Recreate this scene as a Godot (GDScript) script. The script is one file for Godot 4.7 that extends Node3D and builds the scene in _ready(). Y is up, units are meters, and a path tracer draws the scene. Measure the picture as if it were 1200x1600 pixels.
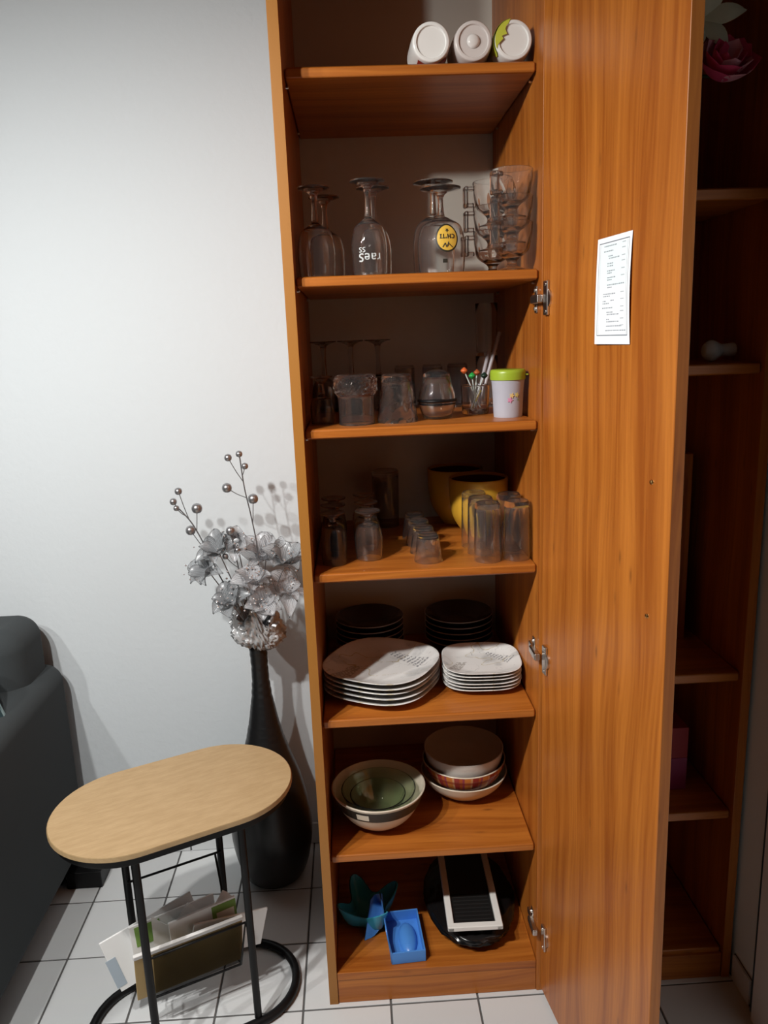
extends Node3D
# A tall cupboard with its door open beside a side table, a floor vase and a sofa. Units are metres, y is up.

# ---------------------------------------------------------------- mesh builder
class MB:
	var V := PackedVector3Array()
	var N := PackedVector3Array()
	var T := PackedVector2Array()
	var I := PackedInt32Array()

	# orients the triangles from index `from` outwards (Godot's front faces run clockwise)
	func _orient(from: int, vfrom: int) -> void:
		var vol := 0.0
		for k in range(from, I.size(), 3):
			vol += V[I[k]].dot(V[I[k + 1]].cross(V[I[k + 2]]))
		if vol > 0.0:
			_flip(from)
		# normals follow the faces
		var s := 0.0
		for k in range(from, I.size(), 3):
			var a := V[I[k]]
			var fn := -(V[I[k + 1]] - a).cross(V[I[k + 2]] - a)
			s += fn.dot(N[I[k]] + N[I[k + 1]] + N[I[k + 2]])
		if s < 0.0:
			for k in range(vfrom, N.size()):
				N[k] = -N[k]

	func _flip(from: int) -> void:
		for k in range(from, I.size(), 3):
			var t := I[k]
			I[k] = I[k + 1]
			I[k + 1] = t

	# chamfered box; grain 0 along x, 1 along y, 2 along z
	func box(c: Vector3, s: Vector3, bev := 0.001, grain := 1, off := Vector2.ZERO, tf := Transform3D.IDENTITY) -> MB:
		var f := I.size()
		var vf := V.size()
		var h := s / 2.0
		bev = minf(bev, minf(h.x, minf(h.y, h.z)) * 0.9)
		var id := {}
		for ax in 3:
			for sg in [-1, 1]:
				for a in [-1, 1]:
					for b in [-1, 1]:
						var u := (ax + 1) % 3
						var w := (ax + 2) % 3
						var p := Vector3.ZERO
						p[ax] = sg * h[ax]
						p[u] = a * (h[u] - bev)
						p[w] = b * (h[w] - bev)
						var n := Vector3.ZERO
						n[ax] = sg
						var corner := Vector3.ZERO
						corner[ax] = sg
						corner[u] = a
						corner[w] = b
						id[[ax, corner]] = V.size()
						V.append(tf * (c + p))
						N.append(tf.basis * n)
						var q := c + p
						var along := q[grain]
						var across := q[(grain + 1) % 3] if ax != (grain + 1) % 3 else q[(grain + 2) % 3]
						T.append(Vector2(across / 0.6, along / 2.4) + off)
		for ax in 3:
			var u := (ax + 1) % 3
			var w := (ax + 2) % 3
			for sg in [-1, 1]:
				var q := []
				for ab in [[-1, -1], [1, -1], [1, 1], [-1, 1]]:
					var cc := Vector3.ZERO
					cc[ax] = sg
					cc[u] = ab[0]
					cc[w] = ab[1]
					q.append(id[[ax, cc]])
				_quad_out(q[0], q[1], q[2], q[3], tf * c)
			# chamfers along the edges that run along ax
			for a in [-1, 1]:
				for b in [-1, 1]:
					var c0 := Vector3.ZERO
					c0[u] = a
					c0[w] = b
					var c1 := c0
					c0[ax] = -1
					c1[ax] = 1
					_quad_out(id[[u, c0]], id[[u, c1]], id[[w, c1]], id[[w, c0]], tf * c)
		for x in [-1, 1]:
			for y in [-1, 1]:
				for z in [-1, 1]:
					var k := Vector3(x, y, z)
					_tri_out(id[[0, k]], id[[1, k]], id[[2, k]], tf * c)
		return self

	func _tri_out(a: int, b: int, c: int, mid: Vector3) -> void:
		var n := (V[b] - V[a]).cross(V[c] - V[a])
		if n.dot(V[a] + V[b] + V[c] - 3.0 * mid) > 0.0:
			I.append_array([a, c, b])
		else:
			I.append_array([a, b, c])

	func _quad_out(a: int, b: int, c: int, d: int, mid: Vector3) -> void:
		_tri_out(a, b, c, mid)
		_tri_out(a, c, d, mid)

	# surface of revolution round y; pts are (r, y)
	func lathe(pts: Array, segs := 40, sharp := 38.0, tf := Transform3D.IDENTITY) -> MB:
		var f := I.size()
		var vf := V.size()
		var n := pts.size()
		var closed: bool = pts[0] == pts[n - 1]
		var sn := []
		for i in n - 1:
			var d: Vector2 = pts[i + 1] - pts[i]
			sn.append(Vector2(d.y, -d.x).normalized())
		var total := 0.0
		var run := [0.0]
		for i in n - 1:
			total += (pts[i + 1] - pts[i]).length()
			run.append(total)
		var cs := cos(deg_to_rad(sharp))
		for i in n - 1:
			if (pts[i] - pts[i + 1]).length() < 1e-6:
				continue
			var na: Vector2 = sn[i]
			var nb: Vector2 = sn[i]
			var pi := i - 1 if i > 0 else (n - 2 if closed else -1)
			var ni := i + 1 if i < n - 2 else (0 if closed else -1)
			if pi >= 0 and sn[pi].dot(sn[i]) > cs:
				na = (sn[pi] + sn[i]).normalized()
			if ni >= 0 and sn[ni].dot(sn[i]) > cs:
				nb = (sn[ni] + sn[i]).normalized()
			if pts[i].x < 1e-5: na = Vector2(0, signf(sn[i].y) if absf(sn[i].y) > 0.5 else 0.0) if absf(sn[i].y) > 0.5 else sn[i]
			if pts[i + 1].x < 1e-5: nb = Vector2(0, signf(sn[i].y)) if absf(sn[i].y) > 0.5 else sn[i]
			var b0 := V.size()
			for k in segs + 1:
				var t := TAU * k / segs
				var cx := cos(t)
				var sx := sin(t)
				V.append(tf * Vector3(pts[i].x * cx, pts[i].y, pts[i].x * sx))
				N.append((tf.basis * Vector3(na.x * cx, na.y, na.x * sx)).normalized())
				T.append(Vector2(float(k) / segs, run[i] / total))
				V.append(tf * Vector3(pts[i + 1].x * cx, pts[i + 1].y, pts[i + 1].x * sx))
				N.append((tf.basis * Vector3(nb.x * cx, nb.y, nb.x * sx)).normalized())
				T.append(Vector2(float(k) / segs, run[i + 1] / total))
			for k in segs:
				var a := b0 + 2 * k
				if pts[i + 1].x > 1e-6:
					I.append_array([a, a + 1, a + 3])
				if pts[i].x > 1e-6:
					I.append_array([a, a + 3, a + 2])
		_orient(f, vf)
		return self

	# grid of points f(u, v) for u, v in 0..1; wrap joins the ends in u
	func grid(nu: int, nv: int, fn: Callable, solid := false, wrap := false) -> MB:
		var f := I.size()
		var vf := V.size()
		var w := nu + 1
		for j in nv + 1:
			for i in nu + 1:
				V.append(fn.call(float(i) / nu, float(j) / nv))
				T.append(Vector2(float(i) / nu, float(j) / nv))
				N.append(Vector3.ZERO)
		for j in nv:
			for i in nu:
				var a := vf + j * w + i
				_face(a, a + 1, a + w + 1)
				_face(a, a + w + 1, a + w)
		if wrap:
			for j in nv + 1:
				var a := vf + j * w
				var s := N[a] + N[a + nu]
				N[a] = s
				N[a + nu] = s
		for k in range(vf, V.size()):
			N[k] = N[k].normalized() if N[k].length() > 1e-12 else Vector3.UP
		if solid:
			# poles of a closed body share their normal
			for row in [0, nv]:
				var a: int = vf + row * w
				if (V[a] - V[a + nu / 2]).length() < 1e-6:
					var s := Vector3.ZERO
					for i in nu: s += N[a + i]
					for i in w: N[a + i] = s.normalized() if s.length() > 1e-9 else N[a + i]
			_orient(f, vf)
		return self

	func _face(a: int, b: int, c: int) -> void:
		I.append_array([a, b, c])
		var n := -(V[b] - V[a]).cross(V[c] - V[a])
		N[a] += n
		N[b] += n
		N[c] += n

	# a sheet with thickness: both faces and a rim
	func sheet(nu: int, nv: int, fn: Callable, th: float) -> MB:
		var g := MB.new().grid(nu, nv, fn)
		var base := V.size()
		var cnt := g.V.size()
		for s in [0.5, -0.5]:
			for k in cnt:
				V.append(g.V[k] + g.N[k] * th * s)
				N.append(g.N[k] * signf(s))
				T.append(g.T[k])
		for k in range(0, g.I.size(), 3):
			I.append_array([base + g.I[k], base + g.I[k + 1], base + g.I[k + 2]])
			I.append_array([base + cnt + g.I[k], base + cnt + g.I[k + 2], base + cnt + g.I[k + 1]])
		var loop := []
		var w := nu + 1
		for i in nu: loop.append(i)
		for j in nv: loop.append(j * w + nu)
		for i in range(nu, 0, -1): loop.append(nv * w + i)
		for j in range(nv, 0, -1): loop.append(j * w)
		var mid := Vector3.ZERO
		for k in cnt: mid += g.V[k] / cnt
		var b2 := V.size()
		for k in loop.size():
			for s in [0, 1]:
				var p := V[base + s * cnt + loop[k]]
				V.append(p)
				N.append((p - mid).normalized())
				T.append(g.T[loop[k]])
		for k in loop.size():
			var a := b2 + 2 * k
			var c := b2 + 2 * ((k + 1) % loop.size())
			I.append_array([a, a + 1, c + 1, a, c + 1, c])
		return self

	func tube(path: Array, rad, segs := 8, loop := false) -> MB:
		var f := I.size()
		var vf := V.size()
		var n := path.size()
		var up := Vector3.UP
		var t0: Vector3 = (path[1] - path[0]).normalized()
		if absf(t0.dot(up)) > 0.9: up = Vector3.RIGHT
		var side := t0.cross(up).normalized()
		for i in n:
			var a: Vector3 = path[(i - 1 + n) % n] if loop or i > 0 else path[i]
			var b: Vector3 = path[(i + 1) % n] if loop or i < n - 1 else path[i]
			var t := (b - a).normalized()
			side = (side - t * side.dot(t)).normalized()
			var o := t.cross(side)
			var r: float = rad[i] if rad is Array else rad
			for k in segs + 1:
				var th := TAU * k / segs
				var d := side * cos(th) + o * sin(th)
				V.append(path[i] + d * r)
				N.append(d)
				T.append(Vector2(float(k) / segs, float(i) / n))
		var w := segs + 1
		for i in (n if loop else n - 1):
			var j := (i + 1) % n
			for k in segs:
				var a := vf + i * w + k
				var b := vf + j * w + k
				I.append_array([a, a + 1, b + 1, a, b + 1, b])
		if not loop:
			for e in [0, n - 1]:
				var c := V.size()
				var dir: Vector3 = (path[0] - path[1]).normalized() if e == 0 else (path[n - 1] - path[n - 2]).normalized()
				V.append(path[e])
				N.append(dir)
				T.append(Vector2.ZERO)
				for k in w:
					V.append(V[vf + e * w + k])
					N.append(dir)
					T.append(Vector2.ZERO)
				for k in segs:
					if e == 0: I.append_array([c, c + 2 + k, c + 1 + k])
					else: I.append_array([c, c + 1 + k, c + 2 + k])
		var s := 0.0
		for k in range(f, I.size(), 3):
			var a := V[I[k]]
			s += -(V[I[k + 1]] - a).cross(V[I[k + 2]] - a).dot(N[I[k]] + N[I[k + 1]] + N[I[k + 2]])
		if s < 0.0: _flip(f)
		return self

	# soft box with round edges
	func rbox(c: Vector3, s: Vector3, r: float, nu := 40, nv := 20, puff := 0.0) -> MB:
		var h := s / 2.0
		var b := V.size()
		grid(nu, nv, func(u: float, v: float) -> Vector3:
			var th := (u * nu + 0.5) / nu * TAU
			var ph := -PI / 2 + v * PI
			if v > 0.0 and v < 1.0: ph = -PI / 2 + (v * nv) / nv * PI
			var d := Vector3(cos(ph) * cos(th), sin(ph), cos(ph) * sin(th))
			var sy := -1.0 if v < 0.5 else 1.0
			var e := Vector3(signf(d.x) * (h.x - r), sy * (h.y - r), signf(d.z) * (h.z - r))
			if v == 0.0 or v == 1.0: e = Vector3(0, e.y, 0)
			return c + e + d * r, true, true)
		return self

	# polygon outline (x, z) raised from y0 to y1 with a small bevel
	func slab(poly: PackedVector2Array, y0: float, y1: float, bev := 0.002, uvs := 1.0) -> MB:
		var f := I.size()
		var vf := V.size()
		var n := poly.size()
		var inner := PackedVector2Array()
		var out := []
		for i in n:
			var d := (poly[(i + 1) % n] - poly[(i - 1 + n) % n]).normalized()
			out.append(Vector2(d.y, -d.x))
		var area := 0.0
		for i in n: area += poly[i].cross(poly[(i + 1) % n])
		if area < 0.0:
			for i in n: out[i] = -out[i]
		for i in n: inner.append(poly[i] - out[i] * bev)
		var tri := Geometry2D.triangulate_polygon(inner)
		for y in [y0, y1]:
			var b := V.size()
			for p in inner:
				V.append(Vector3(p.x, y, p.y))
				N.append(Vector3(0, 1 if y == y1 else -1, 0))
				T.append(Vector2(p.y, p.x) * uvs + Vector2(0.5, 0.5))
			for k in range(0, tri.size(), 3):
				_tri_out(b + tri[k], b + tri[k + 1], b + tri[k + 2], Vector3(poly[0].x, (y0 + y1) / 2, poly[0].y))
		var rows := [[inner, y0, -0.7], [poly, y0 + bev, 0.0], [poly, y1 - bev, 0.0], [inner, y1, 0.7]]
		var b := V.size()
		for row in rows:
			for i in n + 1:
				var p: Vector2 = row[0][i % n]
				V.append(Vector3(p.x, row[1], p.y))
				N.append(Vector3(out[i % n].x, row[2], out[i % n].y).normalized())
				T.append(Vector2(p.y, p.x) * uvs + Vector2(0.5 + row[1], 0.5))
		for j in 3:
			for i in n:
				var a := b + j * (n + 1) + i
				for t in [[a, a + 1, a + n + 2], [a, a + n + 2, a + n + 1]]:
					var fn := -(V[t[1]] - V[t[0]]).cross(V[t[2]] - V[t[0]])
					if fn.dot(N[t[0]] + N[t[1]]) < 0.0: I.append_array([t[0], t[2], t[1]])
					else: I.append_array(t)
		return self

	func mesh() -> ArrayMesh:
		var a := []
		a.resize(Mesh.ARRAY_MAX)
		a[Mesh.ARRAY_VERTEX] = V
		a[Mesh.ARRAY_NORMAL] = N
		a[Mesh.ARRAY_TEX_UV] = T
		a[Mesh.ARRAY_INDEX] = I
		var m := ArrayMesh.new()
		m.add_surface_from_arrays(Mesh.PRIMITIVE_TRIANGLES, a)
		return m

# ---------------------------------------------------------------- scene helpers
var used := {}
var M := {}
var rng := RandomNumberGenerator.new()

func numbered(called: String) -> String:
	var n: int = used.get(called, 0)
	used[called] = n + 1
	return called if n == 0 else "%s_%03d" % [called, n]

func meta(o: Node, label: String, category: String, group := "") -> Node:
	o.set_meta("label", label)
	o.set_meta("category", category)
	if group: o.set_meta("group", group)
	return o

func thing(called: String, label: String, category: String, at := Vector3.ZERO, turn := 0.0, group := "") -> Node3D:
	var o := Node3D.new()
	o.name = numbered(called)
	add_child(o)
	o.position = at
	o.rotation.y = turn
	meta(o, label, category, group)
	return o

func part(called: String, mb, mat: Material, parent: Node, at := Vector3.ZERO) -> MeshInstance3D:
	var o := MeshInstance3D.new()
	o.mesh = mb.mesh() if mb is MB else mb
	o.material_override = mat
	var n := called
	var k := 0
	while parent.has_node(NodePath(n)):
		k += 1
		n = "%s_%03d" % [called, k]
	o.name = n
	o.position = at
	parent.add_child(o, true)
	return o

func solo(called: String, mb, mat: Material, label: String, category: String, at := Vector3.ZERO, turn := 0.0, group := "") -> MeshInstance3D:
	var o := part(numbered(called), mb, mat, self, at)
	o.rotation.y = turn
	meta(o, label, category, group)
	return o

func struct(called: String, mb, mat: Material) -> MeshInstance3D:
	var o := part(called, mb, mat, self)
	o.set_meta("kind", "structure")
	return o

func copy(src: Node3D, label: String, at: Vector3, turn := 0.0, group := "") -> Node3D:
	var base: String = src.name
	var rx := RegEx.create_from_string("_\\d{3}$")
	base = rx.sub(base, "")
	var c: Node3D = src.duplicate()
	c.name = numbered(base)
	add_child(c)
	c.position = at
	c.rotation.y = turn
	c.set_meta("label", label)
	if group: c.set_meta("group", group)
	return c

func mat(col: Color, rough := 0.5, metal := 0.0, spec := 0.5) -> StandardMaterial3D:
	var m := StandardMaterial3D.new()
	m.albedo_color = col
	m.roughness = rough
	m.metallic = metal
	m.metallic_specular = spec
	return m

func lin(r: float, g: float, b: float) -> Color:
	return Color(r, g, b).linear_to_srgb()

func glass(tint := Color(1, 1, 1), a := 0.012) -> StandardMaterial3D:
	var m := mat(Color(tint.r, tint.g, tint.b, a), 0.0)
	m.refraction_enabled = true
	m.refraction_scale = 0.048
	return m

func film(tint: Color, a := 0.06) -> StandardMaterial3D:
	var m := mat(Color(tint.r, tint.g, tint.b, a), 0.04)
	m.transparency = BaseMaterial3D.TRANSPARENCY_ALPHA
	return m

func noise(s: int, freq: float, oct := 3) -> FastNoiseLite:
	var n := FastNoiseLite.new()
	n.seed = s
	n.frequency = freq
	n.fractal_octaves = oct
	n.noise_type = FastNoiseLite.TYPE_SIMPLEX_SMOOTH
	return n

func paint(w: int, h: int, fn: Callable) -> ImageTexture:
	var im := Image.create(w, h, false, Image.FORMAT_RGB8)
	for y in h:
		for x in w:
			im.set_pixel(x, y, fn.call(float(x) / w, float(y) / h))
	return ImageTexture.create_from_image(im)

# smooth curve through 2D points
func curve(p: Array, n := 6) -> Array:
	var o := []
	for i in p.size() - 1:
		var a: Vector2 = p[maxi(i - 1, 0)]
		var b: Vector2 = p[i]
		var c: Vector2 = p[i + 1]
		var d: Vector2 = p[mini(i + 2, p.size() - 1)]
		for k in n:
			o.append(b.cubic_interpolate(c, a, d, float(k) / n))
	o.append(p[p.size() - 1])
	for i in o.size(): o[i].x = maxf(o[i].x, 0.0)
	return o

func curve3(p: Array, n := 6) -> Array:
	var o := []
	for i in p.size() - 1:
		var a: Vector3 = p[maxi(i - 1, 0)]
		var d: Vector3 = p[mini(i + 2, p.size() - 1)]
		for k in n:
			o.append(p[i].cubic_interpolate(p[i + 1], a, d, float(k) / n))
	o.append(p[p.size() - 1])
	return o

# a hollow vessel: outer profile from the bottom centre to the rim, wall th, floor thickness fl
func vessel(outer: Array, th: float, fl: float) -> Array:
	var o := [Vector2(0, outer[0].y)]
	for p in outer: o.append(p)
	var top: Vector2 = outer[outer.size() - 1]
	o.append(Vector2(top.x - th * 0.3, top.y + th * 0.3))
	o.append(Vector2(top.x - th * 0.7, top.y + th * 0.3))
	var inn := []
	for i in range(outer.size() - 1, -1, -1):
		var a: Vector2 = outer[maxi(i - 1, 0)]
		var b: Vector2 = outer[mini(i + 1, outer.size() - 1)]
		var d := (b - a).normalized()
		var q: Vector2 = outer[i] + Vector2(-d.y, d.x) * th
		if q.y < outer[0].y + fl: break
		inn.append(Vector2(maxf(q.x, 0.0), q.y))
	for q in inn: o.append(q)
	var last: Vector2 = o[o.size() - 1]
	o.append(Vector2(last.x * 0.9, outer[0].y + fl))
	o.append(Vector2(0, outer[0].y + fl))
	return o

func flipped(pts: Array, h: float) -> Array:
	var o := []
	for p in pts: o.append(Vector2(p.x, h - p.y))
	return o

# flat text (x right, y up) as an array mesh, each vertex moved by fn
func lettering(txt: String, size: float, depth: float, fn: Callable) -> ArrayMesh:
	var t := TextMesh.new()
	t.text = txt
	var f := SystemFont.new()
	f.font_names = PackedStringArray(["Droid Sans"])
	f.font_weight = 700
	t.font = f
	t.font_size = 32
	t.pixel_size = size / 24.0
	t.depth = depth
	t.curve_step = 2.0
	var a := t.get_mesh_arrays()
	var v: PackedVector3Array = a[Mesh.ARRAY_VERTEX]
	for i in v.size(): v[i] = fn.call(v[i])
	a[Mesh.ARRAY_VERTEX] = v
	var keep := []
	keep.resize(Mesh.ARRAY_MAX)
	keep[Mesh.ARRAY_VERTEX] = v
	keep[Mesh.ARRAY_INDEX] = a[Mesh.ARRAY_INDEX]
	var st := SurfaceTool.new()
	st.create_from_arrays(keep)
	st.deindex()
	st.generate_normals()
	return st.commit()

# ---------------------------------------------------------------- scene
const S := [0.0, 1.976, 1.611, 1.325, 1.03, 0.704, 0.375, 0.083]   # tops of the shelves, from the top one down
const DEP := 0.486

func _ready() -> void:
	rng.seed = 7
	camera_and_light()
	materials()
	room()
	cupboard()
	right_unit()
	sofa()
	side_table()
	floor_vase()
	row_cups()
	row_stems()
	row_mixed()
	row_tumblers()
	row_plates()
	row_bowls()
	row_bottom()
	right_things()

func camera_and_light() -> void:
	var cam := Camera3D.new()
	cam.name = "camera"
	add_child(cam)
	var p := 0.2249
	var y := 0.0372
	var r := -0.0386
	var fwd := Vector3(sin(y) * cos(p), -sin(p), -cos(y) * cos(p))
	var right := Vector3(cos(y), 0, sin(y))
	var up := right.cross(fwd)
	var r2 := right * cos(r) + up * sin(r)
	var u2 := up * cos(r) - right * sin(r)
	cam.transform = Transform3D(Basis(r2, u2, -fwd), Vector3(0.1134, 1.4975, 1.4795))
	cam.fov = rad_to_deg(2.0 * atan(800.0 / 1200.0))
	cam.near = 0.02
	cam.current = true
	var we := WorldEnvironment.new()
	we.name = "environment"
	var e := Environment.new()
	e.background_mode = Environment.BG_COLOR
	e.background_color = Color(0.01, 0.01, 0.012)
	e.tonemap_mode = Environment.TONE_MAPPER_LINEAR
	e.tonemap_exposure = 1.0
	e.sdfgi_enabled = true
	e.ssao_enabled = true
	e.ssil_enabled = true
	we.environment = e
	add_child(we)
	ceiling_lamp([Vector3(-0.62, 2.2, 1.0), Vector3(-0.90, 2.2, 1.02), Vector3(-1.42, 2.2, 1.04)], [1.85, 1.85, 1.05])

func ceiling_lamp(spots: Array, energy: Array) -> void:
	var last: Vector3 = spots[spots.size() - 1]
	var mid: Vector3 = (spots[0] + last) / 2.0
	var t := thing("ceiling_lamp", "ceiling lamp with three spot heads on a bar, aimed at the cupboard wall", "lamp", Vector3(mid.x, 2.6, mid.z))
	var chrome := mat(Color(0.8, 0.8, 0.8), 0.2, 1.0)
	part("canopy", MB.new().lathe([Vector2(0, -0.03), Vector2(0.05, -0.03), Vector2(0.06, -0.02), Vector2(0.06, 0), Vector2(0, 0)]), chrome, t)
	part("stem", MB.new().tube([Vector3(0, -0.028, 0), Vector3(0, -0.25, 0)], 0.007), chrome, t)
	part("bar", MB.new().tube([spots[0] - t.position + Vector3(0, 0.15, 0.05), last - t.position + Vector3(0, 0.15, 0.05)], 0.008), chrome, t)
	var glow := mat(Color(1, 1, 1), 0.4)
	glow.emission_enabled = true
	glow.emission = Color(1.0, 0.98, 0.95)
	glow.emission_energy_multiplier = 150.0
	var enamel := mat(lin(0.03, 0.03, 0.03), 0.6)
	var aim := Vector3(-0.2, 0.0, -0.3)
	for n in spots.size():
		var s: Vector3 = spots[n]
		var q: Vector3 = s - t.position
		var dir: Vector3 = (aim - s).normalized()
		var b := Basis.looking_at(dir, Vector3.UP)
		# the head's axis is the lathe's y axis
		var lb := Basis(b.x, -dir, b.x.cross(-dir))
		part("arm", MB.new().tube([q + Vector3(0, 0.15, 0.05), q - dir * 0.055], 0.006), chrome, t)
		part("spot_head", MB.new().lathe([Vector2(0, 0.06), Vector2(0.02, 0.06), Vector2(0.033, 0.045), Vector2(0.036, 0.012), Vector2(0.034, 0.010), Vector2(0, 0.010)], 28, 38, Transform3D(lb, q)), enamel, t)
		part("bulb", MB.new().lathe(curve([Vector2(0, 0.0015), Vector2(0.02, 0.002), Vector2(0.031, 0.006), Vector2(0.031, 0.0095), Vector2(0, 0.0095)], 3), 24, 60, Transform3D(lb, q)), glow, t)
		var l := SpotLight3D.new()
		l.name = "spot_light"
		l.light_color = Color(1.0, 0.985, 0.965)
		l.light_energy = energy[n]
		l.light_size = 0.028
		l.spot_range = 12.0
		l.spot_attenuation = 2.0
		l.spot_angle = 77.0
		l.spot_angle_attenuation = 1.0
		l.shadow_enabled = true
		t.add_child(l, true)
		l.transform = Transform3D(b, q + dir * 0.031)

func materials() -> void:
	var n1 := noise(3, 1.0, 4)
	var n2 := noise(8, 1.0, 3)
	var n3 := noise(15, 1.0, 2)
	var knots := []
	var kr := RandomNumberGenerator.new()
	kr.seed = 21
	for i in 34: knots.append(Vector3(kr.randf(), kr.randf(), kr.randf_range(0.6, 1.3)))
	var wood := paint(384, 1024, func(u: float, v: float) -> Color:
		var warp := n3.get_noise_2d(u * 3.0, v * 4.0) * 0.03
		var a := n1.get_noise_2d((u + warp) * 11.0, v * 1.6)
		var b := n2.get_noise_2d((u + warp) * 70.0, v * 7.0)
		var c := n2.get_noise_2d(u * 170.0 + 50.0, v * 26.0)
		var k := 0.0
		for q in knots:
			var du: float = (u - q.x) * 0.6
			var dv: float = (v - q.y) * 2.4
			if absf(du) < 0.02 and absf(dv) < 0.05:
				k = maxf(k, q.z * exp(-(du * du / 0.000012 + dv * dv / 0.00012)))
		var t := clampf(0.5 + a * 0.75 + b * 0.35 + c * 0.12, 0.0, 1.0)
		var col := Color(0.50, 0.168, 0.025).lerp(Color(0.29, 0.076, 0.009), t)
		col = col.lerp(Color(0.15, 0.045, 0.01), k * 0.6)
		return col.linear_to_srgb())
	M.wood = mat(Color.WHITE, 0.36, 0.0, 0.5)
	M.wood.albedo_texture = wood
	var wh := paint(384, 512, func(u: float, v: float) -> Color:
		var a := n1.get_noise_2d(u * 30.0 + 9.0, v * 5.0)
		var b := n2.get_noise_2d(u * 150.0, v * 14.0)
		var t := clampf(0.45 + a * 0.45 + b * 0.4, 0.0, 1.0)
		return Color(0.47, 0.33, 0.175).lerp(Color(0.375, 0.25, 0.12), t).linear_to_srgb())
	M.oak = mat(Color.WHITE, 0.5)
	M.oak.albedo_texture = wh
	M.cream = mat(lin(0.64, 0.64, 0.58), 0.55)
	M.wall = mat(lin(0.61, 0.665, 0.70), 0.9, 0.0, 0.3)
	var nt := ImageTexture.create_from_image(noise(5, 0.035, 4).get_seamless_image(512, 512))
	M.wall.heightmap_enabled = true
	M.wall.heightmap_texture = nt
	M.wall.heightmap_scale = 0.05
	M.wall.uv1_triplanar = true
	M.wall.uv1_world_triplanar = true
	M.wall.uv1_scale = Vector3(2.0, 2.0, 2.0)
	M.plain = mat(lin(0.10, 0.095, 0.09), 0.9)
	M.grey_wall = mat(lin(0.78, 0.88, 0.90), 0.9)
	M.beam = mat(lin(0.10, 0.07, 0.05), 0.8)
	M.white = mat(lin(0.8, 0.8, 0.79), 0.45)
	M.tiles = []
	for i in 4:
		var nn := noise(40 + i, 1.0, 3)
		var k := 0.63 + 0.018 * i
		var tx := paint(64, 64, func(u: float, v: float) -> Color:
			var t := nn.get_noise_2d(u * 6.0, v * 6.0) * 0.02
			return lin(k + t, k * 1.04 + t, k * 1.06 + t))
		var m := mat(Color.WHITE, 0.32)
		m.albedo_texture = tx
		M.tiles.append(m)
	M.grout = mat(lin(0.10, 0.10, 0.10), 0.9)
	M.blue_trim = mat(lin(0.03, 0.075, 0.12), 0.5)
	M.steel = mat(Color(0.82, 0.8, 0.78), 0.28, 1.0)
	M.black = mat(lin(0.005, 0.005, 0.0055), 0.42, 0.0, 0.35)
	M.glass = glass()
	M.dark_glass = glass(Color(0.84, 0.84, 0.86), 0.008)
	M.amber = film(Color(0.9, 0.6, 0.1), 0.5)
	M.silver = mat(Color(0.62, 0.62, 0.63), 0.32, 0.85)
	M.porcelain = mat(lin(0.78, 0.78, 0.76), 0.18)
	M.bone = mat(lin(0.68, 0.61, 0.49), 0.22)
	M.ink = mat(lin(0.02, 0.018, 0.012), 0.5)

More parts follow.
